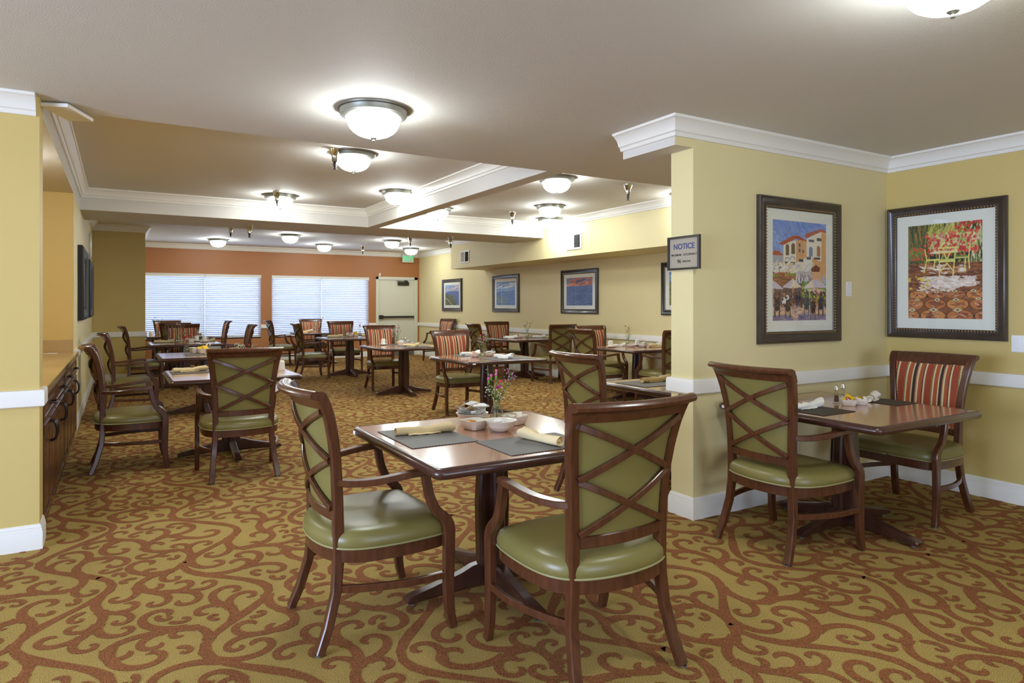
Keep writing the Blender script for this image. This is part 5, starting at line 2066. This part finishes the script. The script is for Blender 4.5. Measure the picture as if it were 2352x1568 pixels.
def mug(t, x, y, label, ang=0.0, z=ZT, saucer=None):
    zz = z
    if saucer:
        m = MB()
        m.lathe([(0, 0.002), (0.040, 0.0), (0.044, 0.003), (0.066, 0.010), (0.076, 0.016), (0.076, 0.0175), (0.064, 0.0135), (0.042, 0.007), (0, 0.006)], n=32, caps=False)
        o = m.build('saucer', 'ceramic', loc=at(t, x, y, z), smooth=60)
        tag(o, saucer, 'saucer', 'white saucers')
        zz = z + 0.0075
    r = thing('coffee_mug', label, 'mug', at(t, x, y, zz), ang, 'upturned white mugs')
    m = MB()
    m.lathe([(0.037, 0.004), (0.041, 0.0), (0.0415, 0.003), (0.040, 0.03), (0.036, 0.075), (0.034, 0.088), (0.030, 0.092), (0.026, 0.094), (0.024, 0.0945), (0.022, 0.090), (0, 0.090)], n=28, caps=False)
    m.build('mug_body', 'ceramic', r, smooth=30)
    m = MB()
    m.sweep(spline([(-0.036, 0, 0.076), (-0.056, 0, 0.070), (-0.066, 0, 0.048), (-0.058, 0, 0.026), (-0.039, 0, 0.020)], 12), 0.011, 0.007, (0, 1, 0))
    m.build('handle', 'ceramic', r, smooth=60)


def shaker(t, x, y, label, fill, group='glass salt and pepper shakers'):
    r = thing('shaker', label, 'shaker', at(t, x, y), 0, group)
    m = MB()
    m.lathe([(0.0, 0.0), (0.021, 0.0), (0.021, 0.006), (0.0175, 0.012), (0.0135, 0.078), (0.0135, 0.084), (0.0, 0.084)], n=8, caps=False)
    m.build('glass_body', 'shaker_glass', r)
    m = MB()
    hh = 0.052 if fill == 'pepper' else 0.03
    m.lathe([(0.0, 0.010), (0.0150, 0.012), (0.0150 - 0.0035 * hh / 0.06, hh), (0.0, hh + 0.002)], n=8, caps=False)
    m.build('contents', fill, r)
    m = MB()
    m.lathe([(0.0145, 0.083), (0.0150, 0.086), (0.0145, 0.095), (0.0138, 0.097), (0.0142, 0.104), (0.0120, 0.114), (0.0070, 0.120), (0.0, 0.122)], n=20)
    m.build('cap', 'chrome', r, smooth=30)


# front table
placemat('T0', -0.482, -0.148, -0.137, 0.327, 'grey woven placemat at left side of the front table')
placemat('T0', -0.172, 0.278, -0.482, -0.150, 'grey woven placemat at near side of the front table')
napkin('T0', -0.30, 0.155, -0.07, 'rolled tan napkin on the left grey placemat of front table', 0.29, 0.022, seed=1)
napkin('T0', 0.085, -0.315, 1.80, 'rolled tan napkin on the near grey placemat of front table', 0.26, 0.025, seed=2)
bowl('T0', 0.068, 0.030, 'round white bowl with teal rim line on front table', 0.082, 0.056, True)
creamers('T0', 0.068, 0.030, 5, 0.034, ZT + 0.016, 'small creamer cup in the teal-lined bowl on front table', 4)
packets('T0', 0.068, 0.030, 3, 0.03, ZT + 0.036, 'white packet in the teal-lined bowl on front table', ['paper_white'], 8)
sq_dish('T0', -0.020, 0.148, 'square white dish of orange spread on front table', 0.062, 0.048, 0.25)
m = MB()
m.lathe([(0, 0), (0.030, 0.0), (0.026, 0.008), (0.012, 0.011), (0, 0.012)], n=14, caps=False)
o = m.build('spread_portion', 'sauce', loc=at('T0', -0.035, 0.165, ZT + 0.033), smooth=60)
tag(o, 'orange spread inside the square dish on front table', 'spread')
bowl('T0', 0.060, 0.333, 'wide white dish heaped with white packets on front table', 0.090, 0.052)
packets('T0', 0.060, 0.333, 22, 0.070, ZT + 0.034, 'printed white sugar packet in the wide dish on front table', ['paper_white', 'paper_print', 'paper_white'], 5, 1.15)
vase_thing('T0', 0.175, 0.262, 'patterned clear glass vase holding pink flowers on front table')
bouquet('T0', 0.175, 0.262, 'pink carnations and white sprays in vase on front table',
        [((-0.004, -0.03, 0.190), 0.020, 'petal_pink')],
        [((-0.052, 0.0, 0.235), 'petal_pink'), ((-0.030, 0.01, 0.250), 'petal_pink'), ((-0.010, -0.01, 0.256), 'petal_pink'), ((0.004, 0.012, 0.275), 'petal_pink'), ((0.012, -0.02, 0.218), 'petal_rose')],
        60, [((-0.050, 0.03, 0.285), 2.2, 0.032), ((0.075, -0.04, 0.275), -0.3, 0.026), ((-0.03, -0.03, 0.205), 0.8, 0.03)],
        [((0.068, -0.05, 0.245), 'petal_lilac', 14, 0.013), ((0.060, -0.035, 0.275), 'petal_lilac', 8, 0.010), ((0.055, -0.03, 0.225), 'petal_pink', 5, 0.018)], 3)
sq_dish('T0', 0.232, 0.165, 'square white dish of butter and jam tubs on front table', 0.060, 0.048, 0.35)
creamers('T0', 0.232, 0.165, 4, 0.026, ZT + 0.024, 'small tub in the square dish behind teal-lined bowl', 9)
packets('T0', 0.232, 0.165, 3, 0.022, ZT + 0.046, 'yellow and white packet in the square dish behind teal-lined bowl', ['creamer', 'packet_yellow', 'creamer'], 12, 0.8)

# corner table
placemat('TR', -0.46, -0.145, -0.165, 0.085, 'dark brown placemat at left side of the corner table', 'placemat_brown')
placemat('TR', 0.300, 0.535, -0.165, 0.075, 'dark brown placemat at right side of the corner table', 'placemat_brown')
napkin('TR', -0.305, 0.055, -0.05, 'rolled white napkin on left placemat of corner table', 0.27, 0.024, 'napkin_white', True, seed=4)
napkin('TR', 0.395, 0.055, 0.35, 'rolled white napkin tied with twine on right placemat of corner table', 0.25, 0.021, 'napkin_white', True, seed=6)
shaker('TR', 0.065, 0.10, 'glass pepper shaker with steel cap on corner table', 'pepper')
shaker('TR', 0.198, 0.139, 'glass salt shaker with steel cap on corner table, behind the dishes', 'salt')
sq_dish('TR', 0.058, 0.010, 'square white dish with yellow packet on corner table', 0.052, 0.040, 0.6)
sq_dish('TR', 0.158, -0.012, 'second square white dish of packets on corner table', 0.044, 0.040, 0.6)
tb = thing('tea_bag_packet', 'yellow tea packet with red oval mark standing in a white dish', 'packet', at('TR', 0.030, -0.005, ZT + 0.044), -0.35)
tb.rotation_euler = (0.25, 0.55, -0.50)
m = MB()
m.box(-0.028, 0.028, -0.002, 0.002, -0.028, 0.028, 0.001)
m.build('envelope', 'packet_yellow', tb)
m = MB()
m.lathe([(0, 0), (0.021, 0), (0.021, 0.0008), (0, 0.0008)], n=24, caps=False)
m.v = [(x, -0.0021 - z, y * 0.5) for x, y, z in m.v]
m.build('red_oval', 'packet_red', tb)
m = MB()
m.box(-0.014, 0.014, -0.0032, -0.0028, -0.0025, 0.0025)
m.build('white_bar', 'paper_white', tb)
packets('TR', 0.075, 0.015, 7, 0.022, ZT + 0.042, 'white and orange packet standing in the first dish on corner table', ['paper_white', 'paper_white', 'packet_yellow'], 21, 0.95, stand=True)
packets('TR', 0.150, -0.005, 3, 0.018, ZT + 0.034, 'yellow packet in second dish on corner table', ['packet_yellow'], 22, 0.8)
creamers('TR', 0.165, -0.015, 3, 0.018, ZT + 0.026, 'white jam tub in second dish on corner table', 23)
m = MB()
m.prism([(-0.05, -0.004), (0.03, -0.007), (0.055, 0.0), (0.03, 0.006), (-0.05, 0.004)], 'z', 0.0, 0.003)
o = m.build('table_knife', 'black_metal', loc=at('TR', 0.03, 0.235), rz=0.3)
tag(o, 'dark knife tip lying behind the shakers on corner table', 'knife')

# near left table
placemat('TL1', -0.50, -0.10, 0.10, 0.45, 'grey placemat at left side of near left table')
placemat('TL1', -0.18, 0.24, -0.44, -0.10, 'dark placemat at near side of near left table')
napkin('TL1', -0.33, 0.29, 0.25, 'rolled tan napkin on near left table', 0.30, 0.024, seed=8)
mug('TL1', 0.46, 0.02, 'upturned white mug at right end of near left table', 0.5)
vase_thing('TL1', 0.12, 0.24, 'glass vase on near left table, behind a chair back')
bouquet('TL1', 0.12, 0.24, 'white sprays and red carnations peeping over chair back on near left table',
        [((0.05, -0.03, 0.205), 0.019, 'petal_rose'), ((0.085, 0.03, 0.245), 0.014, 'petal_rose')], [], 0,
        [((0.13, 0.0, 0.215), -0.2, 0.035), ((0.10, -0.03, 0.21), 0.5, 0.035)], [((-0.03, 0, 0.225), 'petal_white', 50, 0.022), ((0.02, 0.02, 0.235), 'petal_white', 26, 0.014)], 5)
# second table of the left row
placemat('TL2', -0.24, 0.20, -0.20, 0.12, 'grey placemat at near side of second left-row table')
napkin('TL2', 0.02, -0.05, 1.45, 'rolled tan napkin seen end-on on second left-row table', 0.24, 0.024, seed=9)
vase_thing('TL2', -0.20, 0.26, 'bulbous glass vase with pink carnations on second left-row table')
bouquet('TL2', -0.20, 0.26, 'bright pink carnations on second left-row table', [((-0.02, -0.01, 0.215), 0.024, 'petal_rose'), ((0.03, 0.01, 0.225), 0.024, 'petal_rose'), ((0.005, -0.03, 0.190), 0.022, 'petal_pale'), ((0.055, 0.0, 0.265), 0.018, 'petal_rose')], [], 10,
        [((-0.06, -0.02, 0.17), 2.5, 0.04)], [((-0.07, 0.0, 0.18), 'petal_white', 20, 0.02)], 7)
sq_dish('TL2', 0.0, 0.26, 'square white dish of yellow packets on second left-row table', 0.075, 0.060, 0.1)
packets('TL2', 0.0, 0.26, 6, 0.035, ZT + 0.055, 'yellow packet in square dish on second left-row table', ['packet_yellow'], 31, 1.4, stand=True)
o = sq_dish('TL2', -0.10, 0.33, 'cream pot beside yellow packets on second left-row table', 0.055, 0.075, 0.5)
shaker('TL2', 0.06, 0.40, 'glass shaker behind yellow packets on second left-row table', 'pepper')
shaker('TL2', 0.10, 0.42, 'second glass shaker behind yellow packets on second left-row table', 'salt')
# third table of the left row
placemat('TL3', -0.48, -0.05, 0.08, 0.40, 'dark placemat at left side of third left-row table')
napkin('TL3', -0.30, 0.25, 0.05, 'rolled tan napkin at left of third left-row table', 0.30, 0.024, seed=10)
vase_thing('TL3', -0.11, 0.13, 'glass vase with feathery greens on third left-row table')
bouquet('TL3', -0.11, 0.13, 'tall greens with small white and pink flowers on third left-row table', [((0.01, 0, 0.335), 0.016, 'petal_lilac')], [((0.03, 0.0, 0.25), 'petal_pink')], 0,
        [((-0.07, 0, 0.25), 2.4, 0.06), ((-0.05, 0.0, 0.2), 2.0, 0.06), ((0.10, 0.0, 0.12), 0.2, 0.05), ((0.12, 0.02, 0.14), -0.4, 0.05)],
        [((0.05, 0, 0.30), 'petal_white', 26, 0.028), ((-0.01, 0, 0.31), 'petal_white', 16, 0.02), ((0.10, 0.0, 0.15), 'petal_white', 20, 0.03)], 9)
sq_dish('TL3', 0.12, 0.22, 'square white dish between vase and mugs on third left-row table', 0.055, 0.060)
packets('TL3', 0.12, 0.22, 3, 0.02, ZT + 0.055, 'pink and orange packet on third left-row table', ['sauce', 'petal_pale'], 33, 0.9)
mug('TL3', 0.22, 0.36, 'upturned white mug, farther of two on third left-row table', 0.0, saucer='white saucer under farther mug of third left-row table')
mug('TL3', 0.32, 0.10, 'upturned white mug, nearer of two on third left-row table', 2.6, saucer='white saucer under nearer mug of third left-row table')
placemat('TL3', 0.24, 0.53, 0.20, 0.50, 'dark placemat at right side of third left-row table')
napkin('TL3', 0.40, 0.34, 0.1, 'rolled tan napkin at right of third left-row table', 0.24, 0.022, seed=11)
# table under left window
mug('TL4', -0.44, 0.10, 'upturned white mug on the table under left window', 3.6)
vase_thing('TL4', -0.31, 0.15, 'glass vase on the table under left window')
bouquet('TL4', -0.31, 0.15, 'grey-green leaves and tiny pink flowers on table under left window', [((0.0, 0, 0.255), 0.014, 'petal_lilac')], [], 14,
        [((-0.08, 0, 0.29), 2.6, 0.07), ((0.05, 0, 0.30), 0.4, 0.07), ((0.06, 0.0, 0.22), -0.3, 0.07), ((-0.04, 0.0, 0.33), 1.6, 0.07)], [], 11)
placemat('TL4', 0.22, 0.53, 0.02, 0.32, 'dark placemat at right of table under left window')
napkin('TL4', 0.40, 0.15, 0.0, 'rolled tan napkin on the table under left window', 0.26, 0.024, seed=12)
# table under right window
napkin('FW', -0.30, 0.05, 0.1, 'rolled tan napkin at left of the table under right window', 0.26, 0.026, z=ZT, seed=13)
bowl('FW', -0.14, 0.12, 'small white bowl of packets on table under right window', 0.07, 0.05)
packets('FW', -0.14, 0.12, 7, 0.045, ZT + 0.034, 'white packet in bowl on table under right window', ['paper_white', 'petal_pale'], 35, 1.2)
shaker('FW', -0.045, 0.12, 'glass shaker on the table under right window', 'salt')
vase_thing('FW', 0.04, 0.05, 'glass vase on the table under right window')
bouquet('FW', 0.04, 0.05, 'thin branching pink flowers on table under right window', [((0.09, 0, 0.335), 0.018, 'petal_rose'), ((-0.02, 0, 0.28), 0.014, 'petal_lilac')], [((0.04, 0, 0.27), 'petal_pink')], 8, [((-0.02, 0, 0.24), 1.5, 0.03)],
        [((-0.03, 0, 0.32), 'petal_pale', 16, 0.03)], 13)
napkin('FW', 0.40, 0.10, 0.4, 'rolled tan napkin at right of the table under right window', 0.24, 0.026, z=ZT, seed=14)
# middle-row table before the right window
placemat('M1', -0.42, 0.0, 0.0, 0.34, 'dark placemat at left of middle-row table before right window')
napkin('M1', -0.25, 0.18, 0.02, 'rolled tan napkin on placemat of middle-row table before right window', 0.30, 0.027, seed=15)
bowl('M1', 0.06, 0.20, 'white bowl of packets on middle-row table before right window', 0.085, 0.055)
packets('M1', 0.06, 0.20, 12, 0.06, ZT + 0.038, 'white or pink packet in bowl on middle-row table before right window', ['paper_white', 'paper_white', 'petal_pale', 'paper_print'], 37, 1.4)
sq_dish('M1', 0.19, 0.24, 'square white dish of yellow packets on middle-row table before right window', 0.058, 0.055, 0.3)
packets('M1', 0.19, 0.24, 6, 0.03, ZT + 0.058, 'yellow packet in square dish on middle-row table before right window', ['packet_yellow'], 39, 1.3, stand=True)
vase_thing('M1', 0.28, 0.24, 'glass vase on middle-row table before right window')
bouquet('M1', 0.28, 0.24, 'single deep pink flower with thin sprays, middle-row table before right window', [((0.0, -0.01, 0.215), 0.026, 'petal_rose'), ((0.012, 0, 0.27), 0.014, 'petal_lilac')], [], 16, [], [((-0.04, 0, 0.32), 'petal_pale', 14, 0.03)], 15)
napkin('M1', 0.43, 0.28, 0.2, 'rolled tan napkin at right of middle-row table before right window', 0.22, 0.026, z=ZT, seed=16)
# middle-row table before the door
placemat('M2', -0.15, 0.22, 0.30, 0.50, 'dark placemat at far side of middle-row table before door')
mug('M2', -0.22, 0.34, 'upturned white mug standing alone on middle-row table before door', 2.4, saucer='white saucer under mug of middle-row table before door')
vase_thing('M2', 0.0, 0.30, 'glass vase with lilac flowers on middle-row table before door')
bouquet('M2', 0.0, 0.30, 'lilac and pink flowers on middle-row table before cream door', [((0.0, -0.02, 0.215), 0.020, 'petal_lilac'), ((0.02, 0.01, 0.27), 0.018, 'petal_lilac'), ((0.06, 0, 0.22), 0.012, 'petal_pink')], [((0.045, 0, 0.28), 'petal_pink')], 26,
        [((-0.04, 0, 0.2), 2.4, 0.03)], [((0.03, 0, 0.31), 'petal_white', 24, 0.03), ((-0.04, 0, 0.24), 'petal_white', 14, 0.02)], 17)
sq_dish('M2', -0.01, 0.10, 'square white dish with orange packet on middle-row table before door', 0.060, 0.055)
packets('M2', -0.01, 0.10, 3, 0.02, ZT + 0.055, 'white or orange packet in square dish on middle-row table before door', ['paper_print', 'sauce'], 41, 1.2, stand=True)
shaker('M2', 0.06, 0.22, 'glass pepper shaker on middle-row table before door', 'pepper')
shaker('M2', 0.105, 0.21, 'glass salt shaker on middle-row table before door', 'salt')
bowl('M2', 0.10, 0.06, 'white bowl heaped with white packets on middle-row table before door', 0.070, 0.050)
packets('M2', 0.10, 0.06, 12, 0.045, ZT + 0.036, 'white packet heaped in bowl on middle-row table before door', ['paper_white'], 43, 1.2)
placemat('M2', -0.16, 0.26, -0.46, -0.12, 'grey placemat at near side of middle-row table before door')
napkin('M2', 0.03, -0.24, -0.5, 'rolled tan napkin at near side of middle-row table before door', 0.24, 0.025, seed=17)
# middle-row table behind the front table
placemat('M3', -0.25, 0.15, 0.20, 0.52, 'dark placemat at far side of table with red flowers')
napkin('M3', -0.05, 0.35, -0.06, 'rolled white napkin at far side of table with red flowers', 0.27, 0.026, 'napkin_white', seed=18)
bowl('M3', -0.12, 0.08, 'shallow white bowl with orange packet on table with red flowers', 0.085, 0.05)
packets('M3', -0.12, 0.08, 6, 0.05, ZT + 0.034, 'white or orange packet in shallow bowl on table with red flowers', ['paper_white', 'paper_white', 'sauce'], 45, 1.2)
vase_thing('M3', -0.065, -0.02, 'ribbed clear glass vase on table with red flowers')
bouquet('M3', -0.065, -0.02, 'red and pale pink flowers with dried twig in the middle table vase',
        [((0.0, -0.01, 0.235), 0.015, 'petal_rose'), ((0.0, 0.0, 0.290), 0.012, 'petal_rose'), ((-0.02, 0, 0.215), 0.011, 'petal_rose'), ((0.045, 0, 0.270), 0.020, 'petal_pale')], [((-0.035, 0, 0.27), 'petal_rose')], 10,
        [((0.09, -0.01, 0.30), 0.9, 0.018), ((0.07, 0, 0.25), 0.5, 0.03)], [((-0.05, -0.01, 0.225), 'petal_pale', 26, 0.018), ((-0.035, -0.03, 0.185), 'petal_pale', 14, 0.013), ((0.03, 0.0, 0.24), 'petal_pale', 20, 0.02)], 19)
bowl('M3', 0.10, 0.12, 'shallow white bowl of white packets right of red flowers', 0.080, 0.05)
packets('M3', 0.10, 0.12, 9, 0.05, ZT + 0.034, 'white packet in shallow bowl right of red flowers', ['paper_white', 'paper_print'], 47, 1.2)
placemat('M3', -0.16, 0.42, -0.47, -0.12, 'grey placemat at near side of table with red flowers')
napkin('M3', 0.085, -0.27, -0.9, 'rolled white napkin at near side of table with red flowers', 0.24, 0.027, 'napkin_white', seed=19)
# right wall tables
placemat('RW2', -0.42, -0.06, 0.02, 0.36, 'dark placemat at left of table below second landscape')
placemat('RW2', 0.16, 0.53, -0.14, 0.26, 'dark placemat at right of table below second landscape')
napkin('RW2', -0.26, 0.10, -0.1, 'rolled white napkin nearest on table below second landscape', 0.26, 0.026, 'napkin_white', seed=20)
napkin('RW2', -0.15, 0.24, 0.05, 'rolled white napkin, farther of the left pair below second landscape', 0.26, 0.026, 'napkin_white', seed=21)
bowl('RW2', 0.0, 0.20, 'white bowl of pink packets on table below second landscape', 0.065, 0.05)
packets('RW2', 0.0, 0.20, 6, 0.04, ZT + 0.034, 'pink or white packet in bowl below second landscape', ['petal_pale', 'paper_white'], 49, 1.2)
sq_dish('RW2', 0.11, 0.23, 'square white dish on table below second landscape', 0.055, 0.055)
vase_thing('RW2', 0.235, 0.28, 'glass vase on table below second landscape')
bouquet('RW2', 0.235, 0.28, 'lilac flowers with dark leafy twig below second landscape', [((-0.07, 0, 0.235), 0.018, 'petal_lilac'), ((-0.02, 0, 0.255), 0.013, 'petal_lilac')], [((-0.04, 0, 0.22), 'petal_pink')], 14,
        [((0.10, 0, 0.29), 0.4, 0.04), ((0.06, 0, 0.24), 0.2, 0.04)], [((0.0, 0, 0.30), 'petal_pale', 18, 0.025)], 21)
napkin('RW2', 0.36, 0.05, -0.15, 'rolled white napkin at right of table below second landscape', 0.24, 0.028, 'napkin_white', seed=22)
mug('RW3', -0.31, 0.25, 'upturned white mug with handle, leftmost on table below sunset picture', 0.3, saucer='white saucer under leftmost mug below sunset picture')
napkin('RW3', -0.12, 0.30, -0.1, 'rolled white napkin behind the bowls on table below sunset picture', 0.24, 0.024, 'napkin_white', z=ZT, seed=23)
vase_thing('RW3', 0.055, 0.28, 'glass vase on table below sunset picture')
bouquet('RW3', 0.055, 0.28, 'red and white flowers with dark eucalyptus stem on table below sunset picture', [((-0.05, 0, 0.315), 0.015, 'petal_rose'), ((-0.01, 0, 0.235), 0.016, 'petal_rose')], [((0.02, 0, 0.28), 'petal_rose')], 24,
        [((0.05, 0, 0.30), 1.0, 0.035), ((0.045, 0, 0.24), 0.5, 0.035), ((0.03, 0, 0.19), 0.2, 0.03)], [((0.0, 0, 0.29), 'petal_white', 20, 0.025)], 23)
bowl('RW3', 0.0, 0.13, 'shallow white bowl, left of two on table below sunset picture', 0.085, 0.040)
packets('RW3', 0.0, 0.13, 4, 0.04, ZT + 0.028, 'white packet in left bowl below sunset picture', ['paper_white'], 51, 1.2)
bowl('RW3', 0.15, 0.05, 'shallow white bowl, right of two on table below sunset picture', 0.085, 0.040)
packets('RW3', 0.15, 0.05, 7, 0.05, ZT + 0.028, 'white packet in right bowl below sunset picture', ['paper_white', 'paper_print'], 53, 1.2)
mug('RW3', 0.27, 0.30, 'upturned white mug behind the bowls below sunset picture', 0.6, saucer='white saucer under mug behind the bowls below sunset picture')
o = sq_dish('RW3', 0.24, 0.10, 'small white cream pot beside the right bowl below sunset picture', 0.030, 0.075)
napkin('RW3', 0.33, -0.06, -0.25, 'rolled tan napkin nearest at right of table below sunset picture', 0.27, 0.030, z=ZT, seed=24)
napkin('RW3', 0.44, 0.10, -0.1, 'rolled white napkin behind a tan one below sunset picture', 0.24, 0.026, 'napkin_white', z=ZT, seed=25)
mug('RW3', 0.46, -0.24, 'upturned white mug cut by the lattice chair near wall end', 2.0, saucer='white saucer at right end of table below sunset picture')
mug('RW1', -0.25, 0.20, 'upturned white mug on farthest right-wall table', 2.5)
napkin('RW1', -0.12, 0.12, -0.3, 'rolled tan napkin on farthest right-wall table', 0.22, 0.025, z=ZT, seed=26)
vase_thing('RW1', 0.0, 0.28, 'glass vase on farthest right-wall table')
bouquet('RW1', 0.0, 0.28, 'small lilac flowers and greens on farthest right-wall table', [((-0.03, 0, 0.225), 0.016, 'petal_lilac')], [], 20, [((0.02, 0, 0.29), 1.2, 0.04)], [((0.06, 0, 0.27), 'petal_pale', 16, 0.025)], 25)
sq_dish('RW1', 0.14, 0.22, 'small white dish of packets on farthest right-wall table', 0.06, 0.045)
packets('RW1', 0.14, 0.22, 4, 0.03, ZT + 0.04, 'white or pink packet on farthest right-wall table', ['paper_white', 'petal_rose'], 55, 1.1)
mug('RW1', 0.36, -0.05, 'upturned white mug at right end of farthest right-wall table', 0.5)
placemat('RN', -0.48, -0.02, 0.02, 0.38, 'grey woven placemat on the table behind wall end')
napkin('RN', -0.15, 0.26, 0.12, 'rolled tan napkin on the table behind wall end', 0.32, 0.024, seed=27)
bpy.context.view_layer.update()
